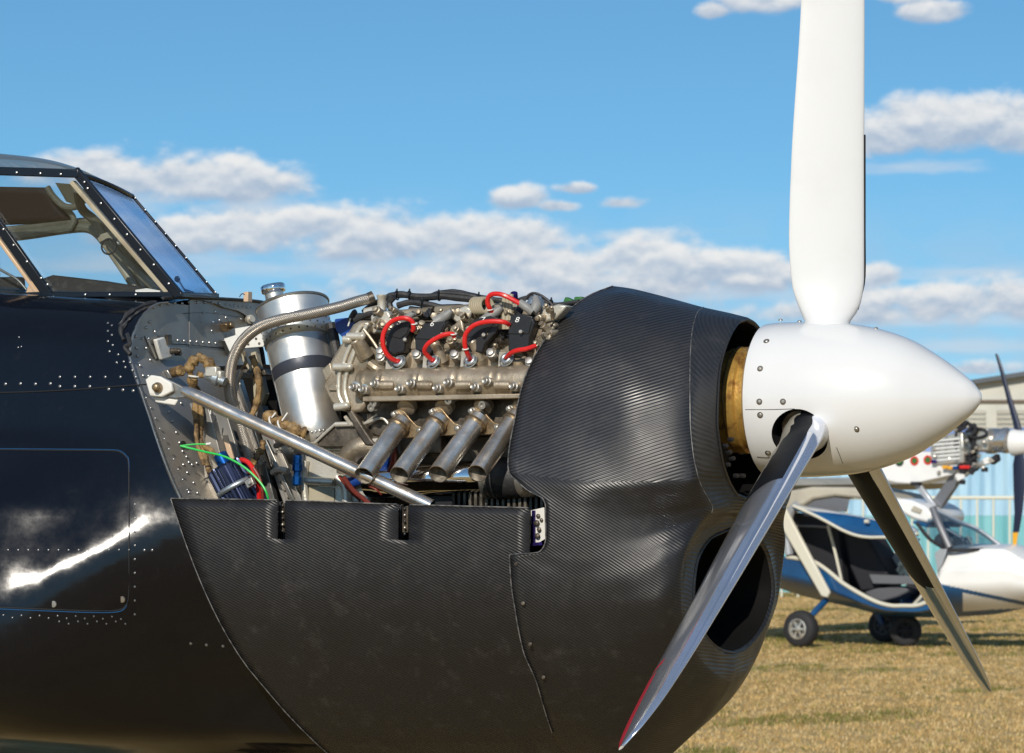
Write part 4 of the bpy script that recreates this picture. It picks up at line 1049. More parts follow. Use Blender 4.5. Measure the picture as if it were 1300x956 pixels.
# strut arms and plates beneath the timing cover
lprism([(438,520),(446,519),(470,556),(478,566),(463,566),(450,545)], -.225, .03, 'casting_leg', 'cast_dk', bev=.004)
lprism([(400,556),(426,537),(447,538),(462,557),(468,568),(404,568)], -.20, .04, 'engine_bracket', 'cast_dk', bev=.003)
b = MB(); b.tube([L(400,562,-.205), L(426,538,-.205), L(447,539,-.205)], .0035, 8, raw=True); b.tube([L(426,539,-.207), L(462,538,-.207)], .0058, 10, raw=True); b.tube([L(462,538,-.21), L(479,526,-.21)], .0024, 6); b.tube([L(462,538,-.21), L(484,531,-.21), L(494,539,-.21)], .0028, 6); b.tube([L(438,528,-.215), L(446,540,-.21)], .0045, 8)
b.parts('bracket_edge', M['cast_lt'], P)
lprism([(462,558),(480,556),(482,562),(460,562)], -.22, .03, 'casting_foot', 'cast_lt', bev=.002)
# starter / reduction casing at lower left
cs = lprism([(386,566),(470,566),(470,640),(388,640)], -.165, .08, 'gear_casing', 'cast_lt', bev=.006)
b = MB(); b.tube([L(388,610,-.175), L(424,612,-.175)], .009, 12, raw=True); b.tube([L(388,572,-.172), L(440,570,-.172)], .008, 12, raw=True)
b.tube([L(388,585,-.172), L(386,610,-.172), L(389,640,-.172)], .008, 10); b.tube([L(428,606,-.175), L(438,618,-.175), L(440,640,-.175)], .010, 12); b.parts('casing_rib', M['cast_lt'], cs)
lprism([(392,617),(424,619),(424,640),(392,640)], -.170, .004, 'casing_panel', 'beige', parent=cs)
b = MB(); b.tube([L(492,572,-.19), L(470,566,-.20), L(452,570,-.205), L(441,583,-.205), L(440,600,-.20)], .0225, 20); b.build('elbow_pipe', M['cast'], P)
# exhaust pipes with their flanges
EX = [((508,538),(462,604)),((556,535),(507,603)),((606,534),(556,602)),((654,531),(606,601))]
exo = []
ea, eb = L(EX[1][0][0],EX[1][0][1],-.245), L(EX[1][1][0],EX[1][1][1],-.345)
RP = .0215
for (a_, e_) in EX:
    p, q = L(a_[0], a_[1], -.240), L(e_[0], e_[1], -.335); d = (q-p).normalized()
    en = Vector((-.05,-.80,-.60))
    b = MB(); b.tube([p-d*.01, p+d*.03, p+d*.10, q], RP, 28, raw=True, cap=False, endn=en)
    n0 = len(b.v)
    b.tube([q-d*.055, q-d*.050, q+d*.0002], RP-.0016, 28, raw=True, cap=False, endn=en, mi=1)
    b.tube([p+d*.03, q-d*.06, q-d*.0199], RP-.0018, 28, raw=True, cap=False, mi=2) if False else None
    # end lip
    seg = 28; o1 = n0-seg; o2 = len(b.v)-seg
    for j in range(seg): b.f.append((o1+j, o1+(j+1)%seg, o2+(j+1)%seg, o2+j)); b.mi.append(0)
    # black disc stands in for the shade deep in the bore
    b.lathe([(0,RP-.0018),(.001,RP-.0018)], q-d*.056, d, 28, mi=2)
    ex = b.build('exhaust_pipe', [M['pipe'], M['pipe_in'], M['groove']], P, ang=60); exo.append(ex)
    b = MB(); b.lathe([(0,.0235),(.006,.0245),(.010,.0225)], p+d*.004, d, 28); b.build('weld_collar', M['flange'], ex)
    u, v = a_; ox, oy = u-508, v-538
    b = MB(); b.prism([L(x+ox, y+oy, -.232) for x, y in ((497,530),(500,521),(507,519),(514,523),(521,532),(529,540),(538,543),(541,549),(538,554),(522,556),(509,556),(498,552),(492,542))], (0,.007,0))
    b.build('exhaust_flange', M['flange'], ex, bevel=.0015)
    b = MB()
    for (x, y) in ((503,526),(536,547)): b.lathe([(-.004,.0085),(.004,.0085),(.004,.0065),(.014,.006),(.016,.003)], L(x+ox, y+oy, -.234), (-.15,-1,0), 6 if x == 503 else 8)
    b.parts('flange_nut', M['bolt'], ex)
# big polished charge pipe with its rubber sleeve
b = MB(); b.tube([L(470,612,-.17), L(500,612,-.18), L(560,607,-.19), L(650,604,-.19)], .0345, 32, k=5); b.build('charge_pipe', M['chrome'], P)
b = MB(); b.tube([L(440,615,-.18), L(478,600,-.185), L(492,580,-.19), L(500,560,-.18)], .013, 16); b.build('blue_hose', M['bluehose'], P)
c_a, c_b = L(616,608,-.20), L(662,606,-.20); cx_ = (c_b-c_a).normalized(); cl_ = (c_b-c_a).length
b = MB(); b.lathe([(0,.040),(.003,.043),(.010,.043),(.012,.041),(cl_*.30,.0405)], c_a, cx_, 40, cap=False); b.build('pipe_bead', M['alu_mid'], P)
b = MB(); b.lathe([(cl_*.22,.0425),(cl_*.27,.0445),(cl_*.95,.0445),(cl_,.0425)], c_a, cx_, 40); b.build('rubber_sleeve', M['rubber'], P)
b = MB(); b.lathe([(0,.0415),(.003,.0435),(.08,.0435)], c_b, cx_, 40); b.build('aluminium_duct', M['tank'], P)
b = MB(); b.ring(c_a+cx_*(cl_*.36), cx_, .0452, .0016, 40, 6); b.build('sleeve_clamp', M['bolt'], P)
wire([(498,556,-.22),(500,575,-.22),(498,590,-.21),(494,600,-.2)], .0065, 'red_dk', 'red_hose')
wire([(436,606,-.31),(448,622,-.30),(462,634,-.29),(474,645,-.28)], .0055, 'red_dk', 'red_hose')
wire([(430,604,-.29),(444,622,-.28),(458,636,-.27)], .0035, 'red_dk', 'red_hose')
wire([(468,617,-.31),(478,622,-.31),(484,628,-.3)], .002, 'red_dk', 'red_wire')

# ignition coils with their printed numbers
def text_mesh(s, fn, name, m, parent, th=.0005):
    cu = bpy.data.curves.new('t', 'FONT'); cu.body = s; cu.size = 1.0; cu.resolution_u = 3
    o = bpy.data.objects.new('t', cu); COL.objects.link(o); dg = bpy.context.evaluated_depsgraph_get(); dg.update()
    me = bpy.data.meshes.new_from_object(o.evaluated_get(dg)); bpy.data.objects.remove(o); bpy.data.curves.remove(cu)
    me.name = name
    for v in me.vertices: v.co = fn(v.co.x, v.co.y)
    me.materials.clear(); me.materials.append(m); n = bpy.data.objects.new(name, me); COL.objects.link(n)
    if parent: n.parent = parent
    return n
coils = [('5', [(491,446),(489,424),(501,412),(523,406),(527,409),(516,428),(513,447),(500,450)], [(489,424),(501,412),(523,406),(516,424),(508,430),(500,428)], (503,412)),
         ('6', [(527,444),(526,430),(538,411),(565,407),(566,413),(556,432),(557,447),(540,449)], [(526,430),(538,411),(565,407),(556,430),(545,431)], (545,414)),
         ('7', [(590,446),(592,428),(601,406),(622,401),(632,404),(632,420),(616,436),(612,448)], [(592,428),(601,406),(622,401),(632,404),(617,424),(606,428)], (609,409)),
         ('8', [(645,446),(645,424),(648,402),(658,398),(676,402),(679,410),(672,428),(672,446)], [(645,424),(648,402),(658,398),(676,402),(671,424)], (653,409))]
for k, (s, body, topf, (tu, tv)) in enumerate(coils):
    c = lprism(body, -.235, .05, 'ignition_coil', 'black', bev=.003, label='ignition coil marked '+s)
    b = MB(); b.prism([L(u, v, -.2375) for u, v in topf], (0,.004,0)); b.build('coil_cap', M['black'], c, bevel=.0012)
    text_mesh(s, lambda x, y, tu=tu, tv=tv: L(tu + x*11 + y*3.5, tv - y*9.5, -.2388), 'coil_number', M['ptxt'], c)
    b = MB(); b.lathe([(0,.004),(.006,.0045),(.007,.003)], L(topf[1][0]+14, topf[1][1]+20, -.24), (0,-1,.3), 10); b.build('coil_screw', M['bolt'], c)
def boot(pts, rs, seg=12):
    b = MB(); b.tube([L(*p) for p in pts], rs, seg, k=4); return b.build('rubber_boot', M['grey_boot'], P)
boot([(510,408,-.22),(519,402,-.22),(526,397,-.22)], [.0095,.008,.006])
boot([(552,410,-.225),(560,405,-.22),(567,400,-.22),(573,394,-.22)], [.013,.012,.010,.0055])
boot([(612,408,-.225),(622,401,-.225),(631,395,-.22),(637,390,-.22)], [.010,.0105,.010,.006])
boot([(660,384,-.235),(668,390,-.235),(676,396,-.23)], [.0085,.0095,.0095]); boot([(676,396,-.23),(681,388,-.22),(680,378,-.21)], [.0095,.012,.0075])
for (u0, v0, u1, v1) in ((541,404,548,394),(612,398,618,388),(657,400,663,386),(500,414,507,404)): 
    b = MB(); b.tube([L(u0,v0,-.21), L(u1,v1,-.2)], .0085, 10, raw=True); b.build('coil_plug', M['black'], P)
# red leads
def lead(pts, r=.0052): return wire(pts, r, 'red', 'red_plug_lead')
lead([(506,459,-.235),(498,456,-.25),(490,448,-.262),(486,436,-.268),(487,423,-.268),(494,411,-.265),(504,405,-.262),(515,404,-.26),(523,408,-.255),(525,416,-.25),(524,420,-.245)])
lead([(550,458,-.235),(543,452,-.25),(539,445,-.262),(543,437,-.268),(553,430,-.265),(564,425,-.262),(574,424,-.255),(577,428,-.25)])
lead([(597,456,-.235),(593,448,-.255),(590,437,-.265),(591,425,-.268),(599,415,-.268),(610,410,-.265),(625,408,-.262),(640,409,-.255),(646,412,-.24)])
lead([(643,454,-.235),(648,449,-.25),(656,445,-.258),(668,443,-.255),(680,439,-.24)])
lead([(626,398,-.225),(621,390,-.24),(619,382,-.245),(622,375,-.248),(630,373,-.25),(640,375,-.25),(650,380,-.245),(661,386,-.238)])
b = MB()
for (u, v) in ((506,459),(550,458),(597,457),(643,455)): b.ring(L(u,v,-.236), (-.2,-.9,.5), .0092, .0042, 18, 8); b.ring(L(u,v+1,-.232), (-.2,-.9,.5), .0165, .0018, 20, 6)
b.parts('lead_seal', M['clamp'], P)
b = MB()
for (u, v, y) in ((526,411,-.252),(622,393,-.235),(576,424,-.256),(591,443,-.262)): b.ring(L(u,v,y), (0,-.3,1), .0062, .0015, 14, 6)
b.parts('lead_tie', M['tie'], P)
# intake castings between and behind the coils
for i, pts in enumerate(([(470,400),(492,394),(500,408),(490,422),(472,424)], [(513,428),(527,420),(530,446),(513,448)], [(560,420),(576,412),(586,402),(590,424),(584,446),(560,447)], [(566,399),(590,388),(600,392),(596,404),(580,410)], [(614,430),(640,424),(644,446),(614,447)], [(672,420),(700,408),(706,412),(694,436),(674,446)], [(676,404),(690,392),(708,386),(720,388),(706,404),(684,412)], [(600,392),(640,384),(650,392),(640,402),(604,404)], [(478,396),(560,388),(640,384),(700,388),(700,400),(560,404),(478,410)])):
    lprism(pts, -.205+(.05 if i > 6 else 0), .04, 'intake_casting', 'cast' if i % 3 else 'cast_lt', bev=.004)
rn = random.Random(11)
b = MB()
for i in range(60):
    u = 480+rn.random()*225; v = 392+rn.random()*50
    y = -.19-rn.random()*.03; p = L(u, v, y); d = Vector((rn.uniform(-.6,.6), -1, rn.uniform(-.2,.9)))
    r = rn.uniform(.004,.010); b.lathe([(-.02,r),(.012,r),(.013,r*.75),(.02,r*.7),(.021,r*.3)], p, d, rn.choice((6,10,12)))
q = b.build('small_fitting', M['cast'], P); q['kind'] = 'stuff'
b = MB()
for i in range(34):
    u = 478+rn.random()*235; v = 388+rn.random()*50
    y = -.185-rn.random()*.03; p = L(u, v, y); d = Vector((rn.uniform(-.8,.8), -1, rn.uniform(-.5,.8)))
    r = rn.uniform(.003,.009); b.lathe([(-.02,r),(.010,r),(.011,r*.7),(.018,r*.6)], p, d, rn.choice((6,8,12)))
q = b.build('small_dark_fitting', M['cast_dk'], P); q['kind'] = 'stuff'
b = MB()
for i in range(16):
    u = 480+rn.random()*220; v = 394+rn.random()*46; p = L(u, v, -.215); q_ = L(u+rn.uniform(-18,18), v+rn.uniform(-12,12), -.215)
    m_ = L((u*2+rn.uniform(-14,14))/2, v+rn.uniform(-8,8), -.228); b.tube([p, m_, q_], rn.uniform(.0012,.0028), 6, k=4)
q = b.build('small_cable', M['rubber'], P); q['kind'] = 'stuff'
for (u, v, r) in ((612,391,.016),(643,395,.014)):
    b = MB(); p = L(u+1, v+14, -.21); ax2 = Vector((0,0,1)) if u > 640 else Vector((.25,0,1))
    if u > 640:
        for k in range(3):
            b.tube([p+Vector(((k-1)*.008,0,-.015)), p+Vector(((k-1)*.008,0,.04)), p+Vector(((k-1)*.008+.002,0,.06))], .0048, 8)
    else:
        c_ = L(611,388,-.22)
        for k in range(6): b.ring(c_+Vector((-.012+k*.005,0,0)), (1,-.6,.2), .0165, .0032, 22, 6)
    b.build('corrugated_hose', M['beige'], P)
# black wiring harness across the top
hb = [([(462,397),(470,390),(482,383),(492,378),(500,375),(512,374),(530,377),(545,377),(560,376),(580,378),(600,380)], .0078, -.12),
      ([(500,377),(495,383),(496,391),(504,398),(515,401),(530,399),(550,400),(575,402)], .0075, -.15),
      ([(505,388),(520,384),(540,386),(560,390),(580,390),(600,392),(620,390)], .0070, -.14),
      ([(540,380),(555,373),(575,371),(590,373),(610,378),(630,381),(650,383)], .0066, -.10),
      ([(560,372),(580,373),(600,376),(612,381)], .0055, -.12),
      ([(455,402),(475,402),(490,399),(503,401)], .0080, -.15),
      ([(450,407),(470,398),(480,400)], .0062, -.16),
      ([(640,384),(655,382),(668,378),(680,378),(692,383),(705,387),(722,385),(735,383)], .0050, -.10),
      ([(600,384),(625,384),(650,386),(680,388),(700,390),(725,388),(745,380)], .0060, -.08),
      ([(520,392),(540,394),(560,398),(590,396)], .0060, -.13),
      ([(664,384),(672,374),(682,373),(694,380),(702,388)], .0030, -.14)]
for pts, r, y in hb: loom([(u, v, y) for u, v in pts], r, 'wiring_harness', 'rubber', .10, 8, 5)
b = MB()
for (u, v, y) in ((504,375,-.13),(557,376,-.13),(608,379,-.13),(520,375,-.13),(536,386,-.15),(700,386,-.11)):
    b.ring(L(u,v,y), (1,0,.1), .0095, .0018, 14, 6); b.box(L(u,v-5,y), (.003,.002,.012))
b.parts('harness_tie', M['black'], P)
b = MB(); b.lathe([(0,.011),(.026,.010),(.030,.012),(.034,.012)], L(485,394,-.15), (0,0,1), 14); b.tube([L(464,397,-.15), L(481,393,-.15)], .010, 10, raw=True); b.build('tee_fitting', M['cast_lt'], P)
b = MB(); b.lathe([(0,.018),(.018,.017),(.024,.010)], L(682,390,-.15), (-.2,-.5,.85), 20); b.lathe([(0,.006),(.004,.006)], L(679,383,-.165), (-.2,-.9,.3), 10); b.build('cap_cover', M['clamp'], P)
b = MB(); b.lathe([(0,.008),(.014,.008)], L(653,379,-.13), (.2,-.6,.8), 12); b.build('purple_fitting', M['purple'], P)
b = MB(); b.box(L(726,386,-.06), (.035,.02,.02), Matrix.Rotation(.4,3,'Y')); b.box(L(736,381,-.05), (.02,.02,.014)); b.build('green_plug', M['greenflex'], P, bevel=.003)
b = MB(); b.prism([L(u,v,-.12) for u,v in ((424,405),(452,402),(452,414),(444,420),(446,440),(436,430),(426,420))], (0,.03,0)); b.build('blue_bracket', M['bluehose'], P, bevel=.003)
b = MB(); b.tube([L(444,408,-.13), L(449,398,-.13), L(452,396,-.13)], .007, 8); b.tube([L(420,410,-.10), L(424,430,-.10), L(428,455,-.10), L(424,480,-.1)], .012, 10); b.build('black_hose', M['rubber'], P)
b = MB(); b.tube([L(445,404,-.14), L(442,414,-.14)], .0018, 6, raw=True); b.build('tie', M['tie'], P)
# ================================================================== GROUND
def ground_extra(q, b, co):
    n1 = q.noise(co, .35, 5., .6); n2 = q.noise(co, 2.6, 5., .65); n3 = q.noise(co, 22., 4., .7)
    c = q.mix(q.ss(n1, .42, .60), (.50,.34,.135,1), (.57,.41,.19,1))
    c = q.mix(q.m('MULTIPLY', q.ss(n2, .54, .72), .45), c, (.20,.175,.05,1))
    c = q.mix(q.m('MULTIPLY', q.ss(n3, .50, .75), .45), c, (.26,.165,.07,1))
    c = q.mix(q.m('MULTIPLY', q.ss(q.noise(co, .55, 4., .6), .56, .72), .6), c, (.30,.20,.10,1))
    q.l(c, b.inputs['Base Color'])
    bn = q.n('ShaderNodeBump'); bn.inputs['Distance'].default_value = .05; q.l(q.noise(co, 14., 5., .7), bn.inputs['Height']); q.l(bn.outputs[0], b.inputs['Normal'])
M['ground'] = mat('dry_grass_ground', (.4,.3,.12), 0, .95, extra=ground_extra, spec=.1)
M['straw'] = mat('straw_blades', (.60,.41,.165), 0, .8, spec=.2, vary=(1.5,(.48,.33,.13),.4,.6))
M['straw2'] = mat('pale_straw_blades', (.62,.47,.24), 0, .8, spec=.2)
M['grassg'] = mat('green_blades', (.17,.175,.04), 0, .75, spec=.2, vary=(1.2,(.20,.19,.05),.4,.6))
b = MB()
gs = [-3000,-800,-200,-60,-20,0,20,60,200,800,3000]; rr = []
for y in [-3000,-500,-60,-10,0,10,20,40,60,100,300,1000,3000]: rr.append([Vector((x,y,0)) for x in gs])
b.grid(rr); gnd = b.build('ground', M['ground']); tag(gnd, 'dry straw coloured airfield grass under the aircraft', 'ground', kind='structure')
rn = random.Random(5)
b = MB(); b2 = []
def hsh(x, y): return math.sin(x*1.3+math.sin(y*.9)*2)+math.sin(y*1.7+x*.6+1.3)+.7*math.sin(x*4.1-y*3.3)
vs, fs, ms = [], [], []
for i in range(36000):
    d = 19.5+41*rn.random()**1.25; u = rn.uniform(860, 1345) if i < 21000 else rn.uniform(-400, 2000); x = (u-650)/4500*d
    h = hsh(x, d)
    gm = 2 if (h > 1.1 and rn.random() < .65) or rn.random() < .05 or (36.8 < d < 41 and rn.random() < .4) else (1 if rn.random() < .35 else 0)
    for k in range(rn.choice((3,4,5,6))):
        ang = rn.uniform(0, 6.28); ln = rn.uniform(.010,.030)*(1.4 if gm == 2 else 1); w = .0025+.00006*d
        bx, by = x+rn.uniform(-.035,.035), d+rn.uniform(-.05,.05); lx, ly = math.cos(ang)*ln*.7, math.sin(ang)*ln*.7
        px_a, py_a = -math.sin(ang)*w, math.cos(ang)*w
        o = len(vs); vs += [(bx-px_a,by-py_a,0),(bx+px_a,by+py_a,0),(bx+lx,by+ly,ln)]; fs.append((o,o+1,o+2)); ms.append(gm)
me = bpy.data.meshes.new('grass'); me.from_pydata(vs, [], fs)
for k in ('straw','straw2','grassg'): me.materials.append(M[k])
me.polygons.foreach_set('material_index', ms); go = bpy.data.objects.new('dry_grass', me); COL.objects.link(go)
tag(go, 'short dry grass blades with green tufts around the light aircraft', 'grass', kind='stuff')

def W(u, v, Y): return Vector(((u-U0)/F*Y, Y, CAMZ+(V0-v)/F*Y))
# ================================================================== BLUE SHEET FENCE
def sheetmat(name, c1, c2):
    def f(q, b, co):
        s = q.n('ShaderNodeSeparateXYZ'); q.l(co, s.inputs[0]); x, y, z = s.outputs
        n = q.noise(q.xyz(q.m('MULTIPLY', x, 6.), 0., q.m('MULTIPLY', z, .7)), 1., 3.)
        q.l(q.mix(q.ss(n, .35, .65), (*c1,1), (*c2,1)), b.inputs['Base Color'])
    return mat(name, c1, 0, .35, extra=f)
M['sh_up'] = sheetmat('pale_blue_sheet', (.30,.50,.66), (.42,.62,.74)); M['sh_lo'] = sheetmat('teal_sheet', (.15,.42,.46), (.22,.50,.53)); M['sh_mid'] = sheetmat('blue_strip_sheet', (.16,.40,.62), (.25,.48,.66))
M['cream'] = mat('cream_rail_paint', (.66,.66,.55), 0, .5)
FY = 60.
fence = empty('sheet_fence', (6, FY, 0)); tag(fence, 'tall fence of pale blue and teal corrugated sheets behind the parked light aircraft', 'fence')
def corr(w, z0, z1, ph=0.):
    b = MB(); n = 30; b.grid([[Vector((-w/2+w*i/n, .018*math.cos(i/n*2*math.pi*5+ph)+ (.001*k), z)) for i in range(n+1)] for k, z in enumerate((z0, z1))]); return b
sh = corr(1.0, 1.30, 2.36).mesh('upper_sheet', M['sh_up'], 180); shb = corr(1.0, 1.30, 2.36).mesh('upper_sheet', M['sh_mid'], 180); sl = corr(1.0, 0.0, 1.298).mesh('lower_sheet', M['sh_lo'], 180)
for i in range(-20, 26):
    for nm, me_ in (('upper_sheet', shb if i % 5 == 2 else sh), ('lower_sheet', sl)):
        o = bpy.data.objects.new(nm, me_); COL.objects.link(o); o.parent = fence; o.location = (-9+i*1.0+.5, (i % 2)*.006, 0)
for z in (1.31, 2.30):
    b = MB(); b.box((-6, .06, z), (46, .05, .06)); b.build('fence_rail', M['alu_mid'], fence)
for i in range(-10, 14):
    b = MB(); b.box((-9+i*2, .10, 1.2), (.06,.06,2.4)); b.build('fence_post', M['alu_mid'], fence)
rail = empty('cream_railing', (6, 57, 0)); tag(rail, 'low cream railing with thin upright bars in front of the blue fence', 'railing')
for z, r in ((1.60,.030),(.22,.02)):
    b = MB(); b.tube([(-29,0,z),(16,0,z)], r, 8, raw=True); b.build('top_rail' if z > 1 else 'bottom_rail', M['cream'], rail)
pm_ = MB(); pm_.tube([(0,0,0),(0,0,1.6)], .019, 8, raw=True); pm_ = pm_.mesh('upright', M['cream'])
for i in range(-76, 95):
    o = bpy.data.objects.new('upright', pm_); COL.objects.link(o); o.parent = rail; o.location = (-9+i*.262, 0, 0)
# ================================================================== HANGAR
M['hwall'] = mat('cream_cladding', (.56,.555,.49), 0, .6, vary=(.8,(.50,.49,.43),.4,.6))
M['hroof'] = mat('dark_roof_trim', (.10,.11,.12), .3, .5)
M['hline'] = mat('dark_trim', (.13,.10,.07), 0, .6)
M['viol'] = mat('blue_tarpaulin', (.18,.26,.52), 0, .5, vary=(1.2,(.34,.42,.62),.45,.6))
HY = 85.; hang = empty('hangar', (14, HY, 0)); tag(hang, 'low cream clad hangar with a shallow pitched dark roof edge behind the fence', 'hangar')
def zr(x): return 4.32+(x-10.96)*.158 if x < 20 else 4.32+9.04*.158-(x-20)*.158
ga = [Vector((x-14,0,z)) for x, z in ((2,0),(38,0),(38,zr(38)),(20,zr(20)),(2,zr(2)))]
b = MB(); b.prism(ga, (0,16,0)); b.build('wall', M['hwall'], hang)
b = MB()
b.bar((2-14-.3,-.12,zr(1.7)+.06), (20-14,-.12,zr(20)+.06), .11, .3); b.bar((38-14+.3,-.12,zr(38.3)+.06), (20-14,-.12,zr(20)+.06), .11, .3); b.parts('roof_trim', M['hroof'], hang)
b = MB(); b.prism([Vector((x-14,-.05,z)) for x, z in ((1.7,zr(1.7)),(20,zr(20)),(38.3,zr(38.3)),(38.3,zr(38.3)+.08),(20,zr(20)+.08),(1.7,zr(1.7)+.08))], (0,16.3,0)); b.build('roof', M['hroof'], hang)
b = MB(); b.box((6,-.03,3.93), (36-9,.06,.07)); b.build('cladding_joint', M['hline'], hang)
b = MB(); b.box((6,-.02,2.2), (36-9,.03,.04)); b.build('cladding_joint', M['hline'], hang)
for x0_, x1_ in ((10.75,11.35),(11.62,12.9),(13.3,14.6)):
    for k in range(4):
        b = MB(); b.box(((x0_+x1_)/2-14,-.04,3.32+k*.12), (x1_-x0_,.05,.085), Matrix.Rotation(.35,3,'X')); b.build('louvre_slat', M['hwall'], hang)
b = MB(); 
tarp = []
for i in range(25):
    x = 7.6+i*.32; tarp.append([Vector((x-12, -.9, 1.9)), Vector((x-12, -.7, 2.62+.03*math.sin(i*1.1))), Vector((x-12, -.2, 2.86+.05*math.sin(i*.7))), Vector((x-12, .8, 2.92+.04*math.sin(i*.9+1))), Vector((x-12, 1.0, 1.9))])
b.grid(tarp); b.add([p for p in tarp[0]], [tuple(range(5))]); b.add([p for p in tarp[-1]], [tuple(range(5))]); b.box((0, 0, .95), (8, 1.6, 1.95))
tv = b.build('covered_trailer', M['viol']); tv.location = (12, 66, 0); tag(tv, 'blue violet tarpaulin covered trailer showing above the fence in front of the hangar', 'trailer')

# ================================================================== LIGHT AIRCRAFT BEHIND
Bf = Frame(1067, 38.2, 33.0); LB = Bf.L
ul = empty('light_aircraft', (Bf.O[0], Bf.O[1], 0), -Bf.th)
tag(ul, 'small white and blue light aircraft with raised door and engine above the cabin', 'light aircraft')
M['ub'] = mat('blue_hull_paint', (.010,.085,.22), 0, .28, coat=.3, vary=(2,(.008,.06,.17),.4,.6)); M['uw'] = mat('white_hull_paint', (.78,.78,.76), 0, .25, coat=.3, vary=(2,(.70,.70,.68),.4,.7))
M['ucream'] = mat('cream_trim', (.62,.60,.50), 0, .4); M['ubeige'] = mat('beige_wing_skin', (.46,.42,.33), 0, .5, vary=(1.5,(.36,.33,.27),.4,.65))
M['udark'] = mat('cabin_black', (.012,.012,.016), 0, .7); M['ugrey'] = mat('grey_tube', (.20,.205,.22), .5, .4); M['useat'] = mat('seat_grey', (.10,.10,.11), 0, .8)
M['unavy'] = mat('navy_blade', (.012,.018,.045), 0, .35); M['uyel'] = mat('yellow_tip', (.75,.36,.02), 0, .4)
M['ulg'] = mat('light_grey_tube', (.45,.47,.50), .4, .35); M['usil'] = mat('engine_aluminium', (.60,.58,.52), .7, .35, vary=(9,(.35,.32,.28),.45,.65))
sill = tab([(960,700),(999,707),(1033,713),(1067,738),(1098,757),(1132,769),(1160,769),(1178,763),(1188,748),(1191,715),(1196,702),(1205,697),(1270,697),(1300,711),(1330,730),(1355,752),(1362,760)])
botm = tab([(960,735),(998,750),(1033,760),(1081,771),(1124,781),(1180,784),(1250,781),(1300,772),(1340,765),(1362,761)])
hw_ = tab([(960,.35),(1010,.46),(1070,.54),(1150,.57),(1220,.52),(1280,.40),(1330,.24),(1362,.03)])
us = [960+ (1362-960)*i/400 for i in range(401)]
rows = []
for k in range(61):
    t = k/60; row = []
    for u in us:
        n = hw_(u)*(1.0 if t < .45 else math.cos((t-.45)/.55*1.45)) *(1 if u < 1190 else min(1, .72+t*1.0))
        row.append(LB(u, sill(u)+(botm(u)-sill(u))*t**.9, -max(n, 0)))
    rows.append(row)
def hm(i, j):
    t = (i+.5)/60; u = us[j]; v = sill(u)+(botm(u)-sill(u))*t**.9
    if u < 1189: return 0
    st = 746+(u-1215)*.21; 
    if v < st: return 1
    if v < st+5+ (0 if u > 1215 else 12): return 0
    return 1 if (u > 1222 and v < 776-(u-1222)*.05) else 0
b = MB(); b.grid(rows, mif=hm); b.grid([[mir(p) for p in r] for r in rows], mif=hm)
b.grid([[Vector((p.x, p.y*k, p.z+.05*(1-k*k))) for k in (1,.5,0,-.5,-1)] for p, u in zip(rows[0], us) if u > 1189], mi=1)
b.grid([[rows[-1][j], mir(rows[-1][j])] for j in range(401)])
hull = b.build('hull', [M['ub'], M['uw']], ul, ang=60)
def uprism(pts, y, th, name, m, parent=ul, bev=.006):
    b = MB(); b.prism([LB(u, v, y if not q else q[0]) for (u, v, *q) in pts], (0, th, 0)); return b.build(name, M[m], parent, bevel=bev)
def utube(pts, r, name, m, k=5, parent=ul):
    b = MB(); b.tube([LB(*p) for p in pts], r, 10, k=k); return b.build(name, M[m], parent)
utube([(u, sill(u), -hw_(u)-.004) for u in (999,1015,1033,1050,1067,1080,1098,1115,1132,1146,1160,1170,1180,1187)], .022, 'door_sill', 'ucream', 3)
uprism([(1000,655),(1040,652),(1094,676),(1110,700),(1136,742),(1150,768),(1100,766),(1060,740),(1020,716),(1000,706)], .35, .03, 'cabin_wall', 'udark')
uprism([(1004,650),(1062,660),(1072,742),(1040,718),(1003,708)], -.30, .12, 'rear_bulkhead', 'udark')
uprism([(1070,672),(1098,678),(1128,728),(1120,748),(1092,752),(1078,720)], -.30, .45, 'seat_back', 'udark', bev=.03)
uprism([(1096,752),(1112,747),(1140,744),(1152,747),(1152,752),(1140,758),(1120,764),(1108,762)], -.35, .4, 'seat_cushion', 'useat', bev=.02)
uprism([(1103,729),(1166,732),(1166,742),(1108,741)], -.42, .06, 'arm_rest', 'ugrey')
uprism([(1150,742),(1178,738),(1182,762),(1160,768)], -.1, .2, 'control_box', 'udark')
utube([(1051,667,-.46),(1060,700,-.46),(1069,740,-.46)], .016, 'door_post', 'ucream')
utube([(1003,668,-.44),(1030,668,-.44),(1055,670,-.44)], .012, 'door_frame_tube', 'ugrey')
b = MB(); rn2 = random.Random(4)
for i in range(26): 
    p = LB(rn2.uniform(1143,1178), rn2.uniform(716,732), -.1); b.box(p, (.05+.06*rn2.random(),.05,.04), Matrix.Rotation(rn2.random()*3,3,'Y'))
q = b.build('instrument_cluster', M['ucream'], ul, bevel=.005); q['kind'] = 'stuff'
utube([(1168,766,-.2),(1172,752,-.2),(1168,738,-.2),(1160,726,-.2)], .03, 'control_stick', 'ulg')
utube([(1160,768,-.25),(1170,757,-.25),(1178,745,-.25)], .018, 'rudder_pedal', 'ucream')
# rear window frame and roof
utube([(1013,640,-.46),(1003,652,-.46),(1000,672,-.46),(1002,704,-.46)], .05, 'cabin_frame', 'ulg')
uprism([(970,640),(985,626),(1030,618),(1090,619),(1130,628),(1150,640),(1130,646),(1100,634),(1060,630),(1032,634),(1020,642),(990,650)], -.40, .8, 'cabin_roof', 'ubeige', bev=.03)
uprism([(1022,642),(1034,635),(1060,631),(1078,634),(1074,650),(1040,646)], -.36, .02, 'roof_rib', 'ugrey')
